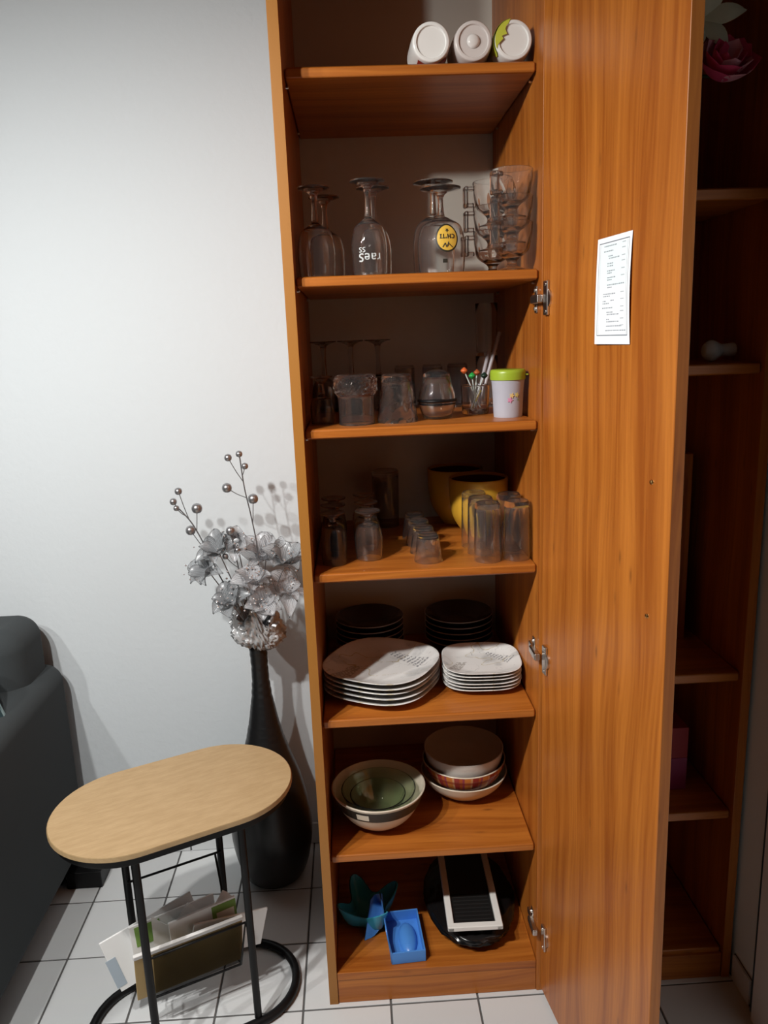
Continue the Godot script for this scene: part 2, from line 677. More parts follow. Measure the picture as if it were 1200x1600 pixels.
func room() -> void:
	var fl := struct("floor", MB.new().box(Vector3(-0.8, -0.062, 2.0), Vector3(5.2, 0.12, 5.6), 0.002), M.grout)
	var s := 0.2013
	var tm := []
	var tile_mesh := MB.new().box(Vector3.ZERO, Vector3(s - 0.0042, 0.012, s - 0.0042), 0.0014).mesh()
	var base_mesh := MB.new().box(Vector3.ZERO, Vector3(s - 0.0035, 0.068, 0.009), 0.002).mesh()
	for i in range(-4, 13):
		for j in 11:
			var x := -0.6644 + (i + 0.5) * s
			var z := -0.594 + (j + 0.5) * s
			if x > 1.4 or x < -1.4: continue
			part("tile", tile_mesh, M.tiles[rng.randi() % 4], fl, Vector3(x, -0.006 + rng.randf() * 0.0003, z))
	# the rest of the floor behind the camera, which the photograph does not show
	part("floor_rest", MB.new().box(Vector3(-0.8, -0.0065, 3.2), Vector3(5.2, 0.012, 3.155), 0.001), M.plain, fl)
	part("floor_side", MB.new().box(Vector3(-2.4, -0.0065, 0.515), Vector3(1.9, 0.012, 2.2), 0.001), M.plain, fl)
	struct("wall_back", MB.new().box(Vector3(-0.9, 1.3, -0.66), Vector3(5.4, 2.7, 0.12)), M.wall)
	struct("wall_left", MB.new().box(Vector3(-3.3, 1.3, 2.0), Vector3(0.12, 2.7, 5.4)), M.wall)
	struct("wall_front", MB.new().box(Vector3(-0.9, 1.3, 4.7), Vector3(5.4, 2.7, 0.12)), M.plain)
	struct("wall_right", MB.new().box(Vector3(1.008, 1.3, -0.256), Vector3(0.12, 2.7, 0.69), 0.003), M.grey_wall)
	struct("wall_side", MB.new().box(Vector3(1.12, 1.3, 2.9), Vector3(0.12, 2.7, 3.6)), M.plain)
	struct("ceiling", MB.new().box(Vector3(-0.9, 2.66, 2.0), Vector3(5.4, 0.12, 5.6)), M.beam)
	var bb := struct("baseboard_back", MB.new().box(Vector3(-1.2, 0.033, -0.5965), Vector3(4.2, 0.064, 0.005), 0.001), M.grout)
	for i in range(-4, 4):
		part("baseboard_tile", base_mesh, M.tiles[(i + 8) % 4], bb, Vector3(-0.6644 + (i + 0.5) * s + 0.03, 0.035, -0.5905))
	var br := struct("baseboard_right", MB.new().box(Vector3(0.9465, 0.033, 0.04), Vector3(0.005, 0.064, 0.08), 0.001), M.grout)
	part("baseboard_tile", MB.new().box(Vector3(0.9425, 0.034, 0.0425), Vector3(0.007, 0.066, 0.077), 0.002), M.tiles[2], br)
	struct("trim_1", MB.new().box(Vector3(1.0, 1.05, 0.1025), Vector3(0.125, 2.1, 0.021), 0.002), M.blue_trim)
	struct("trim_2", MB.new().box(Vector3(0.992, 1.05, 0.165), Vector3(0.13, 2.1, 0.1), 0.003), M.white)
	struct("wall_lintel", MB.new().box(Vector3(1.06, 2.35, 0.65), Vector3(0.12, 0.5, 1.1)), M.wall)
	struct("door_1", MB.new().box(Vector3(1.03, 1.05, 0.66), Vector3(0.04, 2.1, 0.88), 0.003), M.white)

func cupboard() -> void:
	var t := thing("tall_cupboard", "tall cherry-wood cupboard with its door open and shelves of glasses and crockery", "cupboard")
	var top := 2.3
	part("side_panel", MB.new().box(Vector3(0.01, top / 2, -0.2975), Vector3(0.02, top, 0.593), 0.0008, 1, Vector2(0.3, 0)), M.wood, t)
	part("edge_band", MB.new().box(Vector3(0.01, top / 2, -0.0005), Vector3(0.0198, top, 0.001), 0.0004, 1, Vector2(0.3, 0)), mat(lin(0.33, 0.135, 0.02), 0.45), t)
	part("side_panel", MB.new().box(Vector3(0.49, top / 2, -0.297), Vector3(0.02, top, 0.594), 0.0012, 1, Vector2(0.75, 0.1)), M.wood, t)
	part("back_panel", MB.new().box(Vector3(0.25, top / 2, -DEP - 0.004), Vector3(0.46, top - 0.05, 0.008), 0.0005), M.cream, t)
	part("top_panel", MB.new().box(Vector3(0.25, top - 0.01, -0.245), Vector3(0.46, 0.02, 0.48), 0.001, 0), M.wood, t)
	for i in range(1, 7):
		var rec := 0.05 if i == 1 else 0.02
		# rounded nosing along the front edge
		var sh := part("shelf", MB.new().box(Vector3(0.25, S[i] - 0.01, -(DEP + rec) / 2), Vector3(0.458, 0.02, DEP - rec), 0.0045, 0, Vector2(0.13 * i, 0.21 * i)), M.wood, t)
		for x in [0.0215, 0.4785]:
			for z in [-rec - 0.04, -0.42]:
				part("shelf_pin", MB.new().lathe([Vector2(0, -0.004), Vector2(0.0025, -0.004), Vector2(0.003, -0.003), Vector2(0.003, 0.004), Vector2(0, 0.004)], 10, 38, Transform3D(Basis(Vector3(0, 0, 1), PI / 2), Vector3(x, S[i] - 0.0232, z))), M.steel, sh)
	part("bottom_shelf", MB.new().box(Vector3(0.25, S[7] - 0.01, -DEP / 2 - 0.0005), Vector3(0.459, 0.02, DEP - 0.001), 0.0012, 0, Vector2(0.5, 0.4)), M.wood, t)
	part("plinth", MB.new().box(Vector3(0.25, 0.0362, -0.013), Vector3(0.459, 0.072, 0.02), 0.001, 0, Vector2(0.1, 0.7)), M.wood, t)
	# the open door, hinged on the right-hand side panel
	var d := part("door", MB.new().box(Vector3(0.231, 1.15, -0.0095), Vector3(0.462, 2.276, 0.019), 0.0016, 1, Vector2(0.11, 0.03)), M.wood, t, Vector3(0.4895, 0.0, 0.005))
	d.basis = Basis(Vector3(0, 0, 1), 0.005) * Basis(Vector3.UP, deg_to_rad(-82.0))
	for y in [1.278, 1.074]:
		part("screw", MB.new().lathe([Vector2(0, 0.0), Vector2(0.0042, 0.0), Vector2(0.0036, 0.0016), Vector2(0.0015, 0.0022), Vector2(0, 0.0022)], 14, 50, Transform3D(Basis(Vector3(1, 0, 0), PI / 2), Vector3(0.41, y, 0))), mat(Color(0.9, 0.72, 0.45), 0.25, 1.0), d)
	for y in [1.555, 0.838, 0.168]:
		var m := MB.new()
		m.box(Vector3(0.0225, y, 0.003), Vector3(0.019, 0.062, 0.006), 0.0016)
		m.lathe([Vector2(0, 0), Vector2(0.017, 0), Vector2(0.017, 0.0036), Vector2(0.014, 0.0046), Vector2(0, 0.0046)], 24, 38, Transform3D(Basis(Vector3(1, 0, 0), PI / 2), Vector3(0.026, y, 0)))
		for k in [-0.024, 0.024]:
			m.lathe([Vector2(0, 0.004), Vector2(0.004, 0.004), Vector2(0.003, 0.0068), Vector2(0, 0.007)], 12, 38, Transform3D(Basis(Vector3(1, 0, 0), PI / 2), Vector3(0.0225, y + k, 0)))
		part("hinge_cup", m, M.steel, d)
		var h := MB.new()
		h.box(Vector3(0.4765, y, -0.035), Vector3(0.007, 0.014, 0.06), 0.0015)
		h.box(Vector3(0.4735, y, -0.012), Vector3(0.013, 0.0165, 0.052), 0.003)
		h.box(Vector3(0.4785, y, -0.037), Vector3(0.003, 0.05, 0.018), 0.001)
		for k in [-0.017, 0.017]:
			h.lathe([Vector2(0, 0), Vector2(0.0045, 0), Vector2(0.0035, 0.003), Vector2(0, 0.0034)], 12, 38, Transform3D(Basis(Vector3(0, 0, 1), PI / 2), Vector3(0.477, y + k, -0.037)))
		part("hinge_arm", h, M.steel, t)
	# the price list on the door
	var tx := paint(256, 384, func(_u: float, _v: float) -> Color: return Color(0.93, 0.95, 0.97))
	var im: Image = tx.get_image()
	var dark := Color(0.36, 0.4, 0.44)
	for e in [[16, 18, 224, 3], [16, 350, 224, 3], [16, 18, 2, 335], [238, 18, 2, 335], [26, 24, 1, 324], [228, 24, 1, 324]]: im.fill_rect(Rect2i(e[0], e[1], e[2], e[3]), dark)
	im.fill_rect(Rect2i(28, 24, 200, 150), Color(0.90, 0.955, 0.97))
	var rows := [[54, 30, 88, 1], [52, 48, 70, 1], [86, 66, 24, 0], [90, 74, 76, 1], [80, 92, 38, 1], [80, 101, 44, 0], [80, 118, 52, 1], [80, 126, 28, 0], [82, 142, 62, 1], [82, 150, 34, 0], [82, 168, 128, 0], [84, 177, 28, 0], [54, 200, 90, 1], [56, 208, 46, 0], [54, 226, 20, 0], [110, 224, 30, 1], [54, 234, 44, 0], [52, 250, 66, 1], [84, 266, 46, 1], [86, 274, 80, 0], [84, 292, 20, 1], [86, 300, 84, 0], [84, 316, 110, 1], [80, 332, 140, 0]]
	for r in rows:
		var x: int = r[0]
		var k := 0
		while x < r[0] + r[2]:
			var w := 5 + (k * 7 + int(r[1])) % 9
			im.fill_rect(Rect2i(x, r[1], w, 4), Color(0.56, 0.59, 0.63))
			x += w + 3
			k += 1
		if r[3]: im.fill_rect(Rect2i(188, r[1] - 2, 26, 3), Color(0.66, 0.69, 0.72))
	var pm := mat(Color.WHITE, 0.75)
	pm.albedo_texture = ImageTexture.create_from_image(im)
	var paper := thing("paper_sheet", "white printed list on a paper sheet stuck to the inside of the open cupboard door", "paper", Vector3(0.4895, 0, 0.005))
	paper.basis = Basis(Vector3(0, 0, 1), 0.005) * Basis(Vector3.UP, deg_to_rad(-82.0))
	part("sheet", MB.new().sheet(10, 16, func(u: float, v: float) -> Vector3:
		return Vector3(0.227 + 0.1095 * u, 1.6315 - 0.1595 * v, 0.0014 + 0.0045 * sin(v * PI) * absf(u - 0.4) + 0.003 * v * v * (1.0 - u)), 0.0004), pm, paper)

func right_unit() -> void:
	var t := thing("shelf_unit", "dark open cherry-wood shelf unit behind the open door, in its shadow", "shelf unit")
	var top := 2.3
	part("side_panel", MB.new().box(Vector3(0.5105, top / 2, -0.297), Vector3(0.019, top, 0.594), 0.0012), M.wood, t)
	part("side_panel", MB.new().box(Vector3(0.928, top / 2, -0.297), Vector3(0.02, top, 0.594), 0.0012), M.wood, t)
	part("back_panel", MB.new().box(Vector3(0.719, top / 2, -DEP - 0.004), Vector3(0.396, top - 0.05, 0.008), 0.0005), M.wood, t)
	part("top_panel", MB.new().box(Vector3(0.719, top - 0.01, -0.245), Vector3(0.396, 0.02, 0.48), 0.001, 0), M.wood, t)
	for y in [1.742, 1.421, 0.769, 0.436, 0.076]:
		part("shelf", MB.new().box(Vector3(0.719, y - 0.011, -0.248), Vector3(0.396, 0.022, 0.476), 0.004, 0), M.wood, t)
	part("plinth", MB.new().box(Vector3(0.719, 0.0322, -0.013), Vector3(0.396, 0.064, 0.02), 0.001, 0), M.wood, t)

func right_things() -> void:
	# a bouquet of artificial flowers on the top shelf, half hidden by the door
	var green := mat(lin(0.03, 0.08, 0.025), 0.6)
	var pot := thing("flower_vase", "small vase on the dark shelf unit's upper shelf, behind the open door", "vase", Vector3(0.74, 1.742, -0.16))
	part("body", MB.new().lathe(vessel(curve([Vector2(0.03, 0), Vector2(0.042, 0.04), Vector2(0.03, 0.1), Vector2(0.035, 0.14)]), 0.003, 0.005)), M.porcelain, pot)
	var pink := mat(lin(0.72, 0.07, 0.19), 0.6)
	var pink2 := mat(lin(0.84, 0.40, 0.50), 0.6)
	var rose := thing("rose", "pink artificial rose drooping from a vase on the dark shelf unit", "flower", Vector3(0.828, 1.952, -0.06))
	rose.scale = Vector3.ONE * 1.2
	part("stem", MB.new().tube(curve3([Vector3(-0.08, -0.165, -0.083), Vector3(-0.09, -0.06, -0.075), Vector3(-0.05, 0.0, -0.045), Vector3(0, -0.004, -0.01)]), 0.0025), green, rose)
	for ring in [[6, 0.032, 0.046, 0.42], [6, 0.025, 0.05, 0.24], [5, 0.017, 0.051, 0.12], [3, 0.009, 0.05, 0.05]]:
		for k in ring[0]:
			var a: float = TAU * k / ring[0] + ring[3] * 3.0
			var tilt: float = ring[3]
			var rr: float = ring[1]
			var ll: float = ring[2]
			var b := Basis(Vector3(1, 0, 0), 0.9)
			part("petal", MB.new().sheet(5, 6, func(u: float, v: float) -> Vector3:
				var w := (u - 0.5) * 2.0
				var out := 0.005 + rr * pow(sin(minf(v, 0.8) / 0.8 * PI / 2), 0.7) + 0.03 * v * v * v * v * tilt
				var th := a + w * 0.82 * sqrt(maxf(0.0, 1.0 - pow(v, 5.0))) * (0.6 + 0.4 * v)
				return b * Vector3(cos(th) * out, v * ll * (1.0 - 0.4 * tilt) - 0.01, sin(th) * out), 0.0007), pink if (k + ring[0]) % 3 else pink2, rose)
	var lily := thing("lily", "pale greenish-white artificial lily above the pink rose on the dark shelf unit", "flower", Vector3(0.793, 2.045, -0.08))
	var pale := mat(lin(0.62, 0.66, 0.52), 0.6)
	part("stem", MB.new().tube(curve3([Vector3(-0.06, -0.29, -0.08), Vector3(-0.055, -0.14, -0.08), Vector3(-0.03, -0.04, -0.05), Vector3(0, 0, 0)]), 0.0025), green, lily)
	for k in 6:
		var a := TAU * k / 6.0 + 0.1
		part("petal", MB.new().sheet(4, 8, func(u: float, v: float) -> Vector3:
			var w := (u - 0.5) * 0.034 * sin(PI * pow(v, 0.8) * 0.97 + 0.05)
			var r := v * 0.075
			return Vector3(cos(a) * r - sin(a) * w, sin(a) * r + cos(a) * w, 0.03 * sin(v * 2.2) - absf(u - 0.5) * 0.008), 0.0007), pale, lily)
	var sil := MB.new().lathe(curve([Vector2(0, 0), Vector2(0.012, 0.002), Vector2(0.02, 0.012), Vector2(0.021, 0.022), Vector2(0.014, 0.036), Vector2(0.0125, 0.042), Vector2(0.0135, 0.062), Vector2(0.011, 0.066), Vector2(0, 0.066)]), 24, 50, Transform3D(Basis(Vector3(0, 0, 1), -PI / 2 + 0.03), Vector3(0, 0.022, 0)))
	solo("light_bulb", sil, mat(lin(0.58, 0.70, 0.76), 0.25), "pale grey light bulb lying on its side on the dark shelf unit", "light bulb", Vector3(0.832, 1.421, -0.085))
	solo("wooden_board", MB.new().box(Vector3(0, 0.223, 0), Vector3(0.02, 0.446, 0.24), 0.002), M.wood, "brown wooden board standing upright on a dark shelf of the right-hand unit", "board", Vector3(0.868, 0.769, -0.32))
	var bx := thing("red_box", "red and purple box standing low in the dark shelf unit", "box", Vector3(0.79, 0.436, -0.15))
	part("upper_half", MB.new().box(Vector3(0, 0.1195, 0), Vector3(0.13, 0.077, 0.1), 0.001), mat(lin(0.28, 0.012, 0.02), 0.5), bx)
	part("lower_half", MB.new().box(Vector3(0, 0.0405, 0), Vector3(0.13, 0.081, 0.1), 0.001), mat(lin(0.24, 0.02, 0.09), 0.5), bx)

func sofa() -> void:
	var f := mat(lin(0.046, 0.054, 0.058), 0.95, 0.0, 0.25)
	f.rim_enabled = true
	f.rim = 0.35
	f.rim_tint = 0.5
	var nt := ImageTexture.create_from_image(noise(77, 0.25, 2).get_seamless_image(512, 512))
	f.heightmap_enabled = true
	f.heightmap_texture = nt
	f.heightmap_scale = 0.06
	f.uv1_triplanar = true
	f.uv1_scale = Vector3(6, 6, 6)
	var t := thing("sofa", "dark grey fabric sofa with rounded arm against the white wall beside the side table", "sofa", Vector3(-1.4, 0, 0))
	var x := 0.67
	part("arm", MB.new().rbox(Vector3(x - 0.066, 0.352, -0.15), Vector3(0.142, 0.59, 0.88), 0.055, 48, 24), f, t)
	part("backrest", MB.new().rbox(Vector3(x - 0.66, 0.5, -0.475), Vector3(1.26, 0.60, 0.2), 0.06, 48, 24), f, t)
	part("base", MB.new().rbox(Vector3(x - 0.74, 0.18, -0.14), Vector3(1.22, 0.22, 0.84), 0.03), f, t)
	part("seat_cushion", MB.new().rbox(Vector3(x - 0.76, 0.36, -0.06), Vector3(1.2, 0.15, 0.66), 0.05), f, t)
	part("back_cushion", MB.new().rbox(Vector3(x - 0.43, 0.60, -0.32), Vector3(0.6, 0.36, 0.13), 0.06), f, t)
	for p in [Vector3(x - 0.08, 0.032, 0.2), Vector3(x - 0.08, 0.032, -0.5), Vector3(x - 1.2, 0.032, 0.2), Vector3(x - 1.2, 0.032, -0.5)]:
		part("foot", MB.new().box(p, Vector3(0.07, 0.064, 0.07), 0.004), M.black, t)
	var pn := noise(91, 1.0, 3)
	var ptx := paint(96, 96, func(u: float, v: float) -> Color:
		var q := pn.get_noise_2d(u * 9.0, v * 9.0)
		return lin(0.02, 0.05, 0.062).lerp(lin(0.30, 0.42, 0.45), 1.0 if q > 0.25 else 0.0))
	var pm := mat(Color.WHITE, 0.9)
	pm.albedo_texture = ptx
	var pl := solo("throw_pillow", MB.new().grid(24, 16, func(u: float, v: float) -> Vector3:
		var th := u * TAU
		var ph := (v - 0.5) * PI
		var c := Vector3(signf(cos(th)) * pow(absf(cos(th)), 0.5), signf(sin(th)) * pow(absf(sin(th)), 0.5), 0) * pow(cos(ph), 0.5) * 0.15
		return c + Vector3(0, 0, sin(ph) * 0.04), true, true), pm, "teal patterned throw pillow tucked behind the sofa arm", "pillow", Vector3(-0.91, 0.645, -0.225))
	pl.rotation = Vector3(-0.12, 0.25, 0.35)
	solo("black_block", MB.new().box(Vector3(0, 0.026, 0), Vector3(0.1, 0.052, 0.135), 0.003), M.black, "low black block on the floor tiles between the sofa and the wall", "block", Vector3(-0.706, 0.0005, -0.515))

func stadium(l: float, w: float, n := 20) -> PackedVector2Array:
	var o := PackedVector2Array()
	var r := w / 2.0
	for s in [1, -1]:
		for k in n + 1:
			var a := -PI / 2 + PI * k / n
			o.append(Vector2(s * (l / 2 - r + r * cos(a)), s * r * sin(a)))
	return o

func side_table() -> void:
	var at := Vector3(-0.306, 0, -0.023)
	var turn := atan2(0.42, 0.906)
	var t := thing("side_table", "oval oak-topped side table with black metal legs beside the sofa", "table", at, turn)
	part("tabletop", MB.new().slab(stadium(0.515, 0.322, 28), 0.538, 0.55, 0.002, 1.9), M.oak, t)
	part("rim", MB.new().slab(stadium(0.496, 0.302, 28), 0.518, 0.5378, 0.002), M.black, t)
	var base := []
	for p in stadium(0.47, 0.246, 20): base.append(Vector3(p.x, 0.0105, p.y))
	part("base_ring", MB.new().tube(base, 0.0102, 10, true), M.black, t)
	for q in [[0.109, 0.108], [-0.109, 0.108], [0.109, -0.108], [-0.109, -0.108]]:
		part("leg", MB.new().tube([Vector3(q[0], 0.018, q[1] * 1.06), Vector3(q[0], 0.519, q[1])], 0.0085, 12), M.black, t)
	# the wire holder slung between the legs, with a board in front
	var wire := MB.new()
	wire.tube([Vector3(-0.109, 0.303, -0.102), Vector3(0.109, 0.303, -0.102)], 0.0028, 6)
	wire.tube([Vector3(0.094, 0.303, -0.102), Vector3(0.094, 0.10, -0.005), Vector3(-0.094, 0.10, -0.005), Vector3(-0.094, 0.303, -0.102)], 0.0028, 6)
	wire.tube([Vector3(0.094, 0.10, -0.005), Vector3(0.1, 0.096, 0.034), Vector3(-0.1, 0.1, 0.034), Vector3(-0.094, 0.10, -0.005)], 0.0028, 6)
	wire.tube([Vector3(0.1, 0.096, 0.034), Vector3(0.109, 0.234, 0.073), Vector3(-0.109, 0.234, 0.073), Vector3(-0.1, 0.1, 0.034)], 0.0028, 6)
	for s in [-1, 1]: wire.tube([Vector3(0.109 * s, 0.234, 0.073), Vector3(0.109 * s, 0.234, 0.106)], 0.0028, 6)
	part("wire_holder", wire, M.black, t)
	var ax := Vector3(0, 0.137, 0.034).normalized()
	var tf := Transform3D(Basis(Vector3(1, 0, 0), ax, Vector3(1, 0, 0).cross(ax)), Vector3(-0.012, 0.103, 0.024))
	part("front_board", MB.new().box(Vector3(0, 0.066, 0), Vector3(0.236, 0.132, 0.006), 0.001, 0, Vector2.ZERO, tf), mat(lin(0.50, 0.34, 0.13), 0.55), t)
	part("board_edge", MB.new().box(Vector3(0, 0.1385, 0.0), Vector3(0.24, 0.012, 0.009), 0.002, 0, Vector2.ZERO, tf), M.white, t)
	var net := mat(Color(0.012, 0.012, 0.012, 0.45), 0.9, 0.0, 0.0)
	net.transparency = BaseMaterial3D.TRANSPARENCY_ALPHA
	part("wire_mesh", MB.new().box(Vector3(0.018, 0.066, 0.0075), Vector3(0.196, 0.136, 0.0008), 0.0002, 0, Vector2.ZERO, tf), net, t)
	# magazines and papers in the holder
	var mags := [
		["white folded newspaper sticking out of the left end of the table's holder", "newspaper", -0.055, 0.120, 0.21, 0.135, 0.24, lin(0.88, 0.89, 0.89), [0.0, 0.0]],
		["white leaflet with a green corner, at the left in the table's holder", "leaflet", -0.025, 0.118, 0.19, 0.142, 0.05, lin(0.88, 0.89, 0.89), [-0.085, 0.095]],
		["crumpled white paper bag peeking up in the middle of the table's holder", "paper", 0.01, 0.118, 0.18, 0.168, 0.0, lin(0.88, 0.89, 0.89), [0.0, 0.0]],
		["white brochure with a green band at the right in the table's holder", "brochure", 0.035, 0.114, 0.15, 0.158, 0.06, lin(0.88, 0.89, 0.89), [0.02, 0.12]],
		["thin white sheet sticking out at the right end of the table's holder", "paper", 0.07, 0.13, 0.17, 0.11, -0.16, lin(0.88, 0.89, 0.89), [0.0, 0.0]]]
	var zi := -0.026
	for k in mags.size():
		var m: Array = mags[k]
		var q := thing("magazine" if k in [0, 3] else "paper_leaf", m[0], m[1], at, turn)
		var b := Basis(Vector3(0, 0, 1), m[6]) * Basis(Vector3(1, 0, 0), -0.08 + 0.07 * k)
		var tt := Transform3D(b, Vector3(m[2], m[3], zi + 0.011 * k))
		if k == 2:
			var cn := noise(9, 9.0, 3)
			part("sheet", MB.new().sheet(18, 14, func(u: float, v: float) -> Vector3:
				return tt * Vector3((u - 0.5) * m[4], v * m[5] * (1.0 - 0.25 * absf(sin(u * 7.0))), 0.005 * cn.get_noise_2d(u, v) * (0.3 + v)), 0.0006), mat(m[7], 0.8), q)
		else:
			part("pages", MB.new().box(Vector3(0, m[5] / 2, 0), Vector3(m[4], m[5], 0.005), 0.0008, 0, Vector2.ZERO, tt), mat(m[7], 0.7), q)
		if k == 0:
			part("print", MB.new().box(Vector3(-0.098, 0.05, 0.0029), Vector3(0.022, 0.075, 0.0006), 0.0001, 0, Vector2.ZERO, tt), mat(lin(0.42, 0.5, 0.58), 0.7), q)
		if k in [1, 3]:
			var x0: float = m[8][0]
			part("green_band", MB.new().box(Vector3(x0 + 0.028, m[5] - 0.03, 0.0029), Vector3(0.055, 0.05, 0.0006), 0.0001, 0, Vector2.ZERO, tt), mat(lin(0.20, 0.36, 0.08), 0.7), q)
			if k == 3:
				part("picture", MB.new().box(Vector3(x0 + 0.03, m[5] - 0.046, 0.0034), Vector3(0.04, 0.04, 0.0006), 0.0001, 0, Vector2.ZERO, tt), mat(lin(0.75, 0.75, 0.7), 0.7), q)

func floor_vase() -> void:
	var c := Vector3(-0.166, 0.0005, -0.462)
	var prof := curve([Vector2(0.066, 0.0), Vector2(0.085, 0.02), Vector2(0.1, 0.06), Vector2(0.111, 0.12), Vector2(0.113, 0.165), Vector2(0.106, 0.23), Vector2(0.090, 0.31), Vector2(0.066, 0.385), Vector2(0.048, 0.45), Vector2(0.035, 0.515), Vector2(0.026, 0.575), Vector2(0.0225, 0.63), Vector2(0.0235, 0.68), Vector2(0.0275, 0.725)], 14)
	var wn := noise(31, 1.0, 2)
	for i in prof.size():
		var y: float = prof[i].y
		var k := clampf((y - 0.36) / 0.1, 0.0, 1.0)
		prof[i].x += k * (0.00035 * sin(y * 300.0) + 0.0011 * wn.get_noise_1d(y * 60.0))
	var t := thing("floor_vase", "tall black bottle-shaped floor vase with ribbed neck, holding silver flowers", "vase", c)
	var m := mat(lin(0.008, 0.008, 0.0085), 0.34)
	part("body", MB.new().lathe(vessel(prof, 0.004, 0.008), 56, 50), m, t)
	# silver sprays of round berries on wire
	var sprays := [
		["tall silver berry spray rising highest from the black vase", [Vector3(-0.166, 0.70, -0.455), Vector3(-0.155, 0.83, -0.44), Vector3(-0.143, 0.963, -0.43), Vector3(-0.152, 1.06, -0.43), Vector3(-0.164, 1.14, -0.43), Vector3(-0.170, 1.224, -0.43)],
			[[-0.17, 1.226, 0.0085, 5], [-0.198, 1.218, 0.0095, 4.6], [-0.158, 1.195, 0.0085, 4.7], [-0.207, 1.142, 0.0125, 4.0], [-0.144, 1.111, 0.013, 3.2]]],
		["silver berry spray leaning out to the left of the black vase", [Vector3(-0.172, 0.70, -0.455), Vector3(-0.205, 0.83, -0.435), Vector3(-0.241, 0.903, -0.43), Vector3(-0.272, 0.985, -0.43), Vector3(-0.303, 1.055, -0.43), Vector3(-0.337, 1.1, -0.43)],
			[[-0.328, 1.139, 0.0095, 4.6], [-0.343, 1.113, 0.009, 5], [-0.337, 1.096, 0.0075, 4.8], [-0.286, 1.093, 0.0135, 4.0], [-0.307, 1.037, 0.0125, 3.3], [-0.272, 0.948, 0.009, 2.6]]],
		["short silver berry spray among the leaves in the middle of the black vase", [Vector3(-0.168, 0.70, -0.455), Vector3(-0.18, 0.85, -0.425), Vector3(-0.195, 0.95, -0.415), Vector3(-0.204, 1.03, -0.41)],
			[[-0.204, 1.036, 0.0115, 3], [-0.19, 0.985, 0.008, 2.5], [-0.222, 0.97, 0.008, 2.2]]]]
	for s in sprays:
		var q := thing("berry_spray", s[0], "flower spray", Vector3.ZERO, 0.0, "silver berry sprays in the black vase")
		var path := curve3(s[1], 6)
		var st := MB.new().tube(path, 0.0017, 6)
		for b in s[2]:
			var at := Vector3(b[0], b[1], s[1][s[1].size() - 1].z + 0.004)
			var near: Vector3 = path[clampi(int(b[3] * 6.0) - 2, 0, path.size() - 1)]
			if near.distance_to(at) > 0.004:
				st.tube(curve3([near, near.lerp(at, 0.5) + Vector3(0, -0.003, 0), at], 3), 0.0011, 5)
			part("berry", MB.new().lathe(curve([Vector2(0, -b[2]), Vector2(b[2] * 0.72, -b[2] * 0.72), Vector2(b[2], 0), Vector2(b[2] * 0.72, b[2] * 0.72), Vector2(0, b[2] * 1.04)], 5), 20, 60, Transform3D(Basis(), at)), M.silver, q)
		part("stem", st, mat(Color(0.45, 0.45, 0.46), 0.45, 0.6), q)
	# silver organza flowers with fine veins running along the petals
	var stripes := paint(96, 64, func(u: float, v: float) -> Color:
		var e := absf(u - 0.5) * 2.0
		var k := pow(0.5 + 0.5 * cos(u * TAU * 11.0), 3.0)
		var edge := smoothstep(0.86, 0.97, maxf(e, v))
		return Color(0.90, 0.91, 0.92).lerp(Color(0.42, 0.43, 0.44), maxf(k * 0.6, edge * 0.8)))
	var veil := mat(Color(0.95, 0.95, 0.96, 0.42), 0.35, 0.1)
	veil.albedo_texture = stripes
	veil.transparency = BaseMaterial3D.TRANSPARENCY_ALPHA
	var deep := mat(Color(0.76, 0.77, 0.78, 0.55), 0.35, 0.15)
	deep.albedo_texture = stripes
	deep.transparency = BaseMaterial3D.TRANSPARENCY_ALPHA
	var glit := mat(Color(0.95, 0.95, 0.96), 0.12, 0.8)
	# label, place, petal length, petals, how open, turn, material, beads
	var fl := [
		["silver organza flower with glittering centre in the middle of the bouquet", Vector3(-0.150, 0.900, -0.375), 0.064, 8, 0.45, 0.15, 0, 22],
		["grey organza flower at the upper left of the bouquet", Vector3(-0.240, 0.975, -0.425), 0.060, 8, 0.55, -0.35, 1, 5],
		["grey organza flower low at the left of the bouquet", Vector3(-0.268, 0.925, -0.42), 0.058, 6, 0.75, -0.7, 1, 4],
		["silver veined organza flower on the right, touching the cupboard's edge", Vector3(-0.075, 0.935, -0.42), 0.074, 7, 0.55, 0.55, 1, 8],
		["silver organza flower drooping at the lower left of the bouquet", Vector3(-0.215, 0.850, -0.385), 0.062, 7, 0.55, -0.35, 1, 14],
		["silver organza flower just above the vase mouth", Vector3(-0.140, 0.845, -0.385), 0.058, 7, 0.45, 0.3, 0, 18],
		["large sheer organza bloom at the back of the bouquet", Vector3(-0.13, 0.935, -0.48), 0.095, 7, 0.5, 0.1, 0, 4],
		["sheer organza flower hanging over the right side of the vase mouth", Vector3(-0.085, 0.855, -0.44), 0.070, 6, 0.75, 0.7, 0, 10],
		["small pale organza flower at the top of the bouquet beside the tall berries", Vector3(-0.195, 0.99, -0.44), 0.052, 6, 0.5, 0.0, 0, 4]]
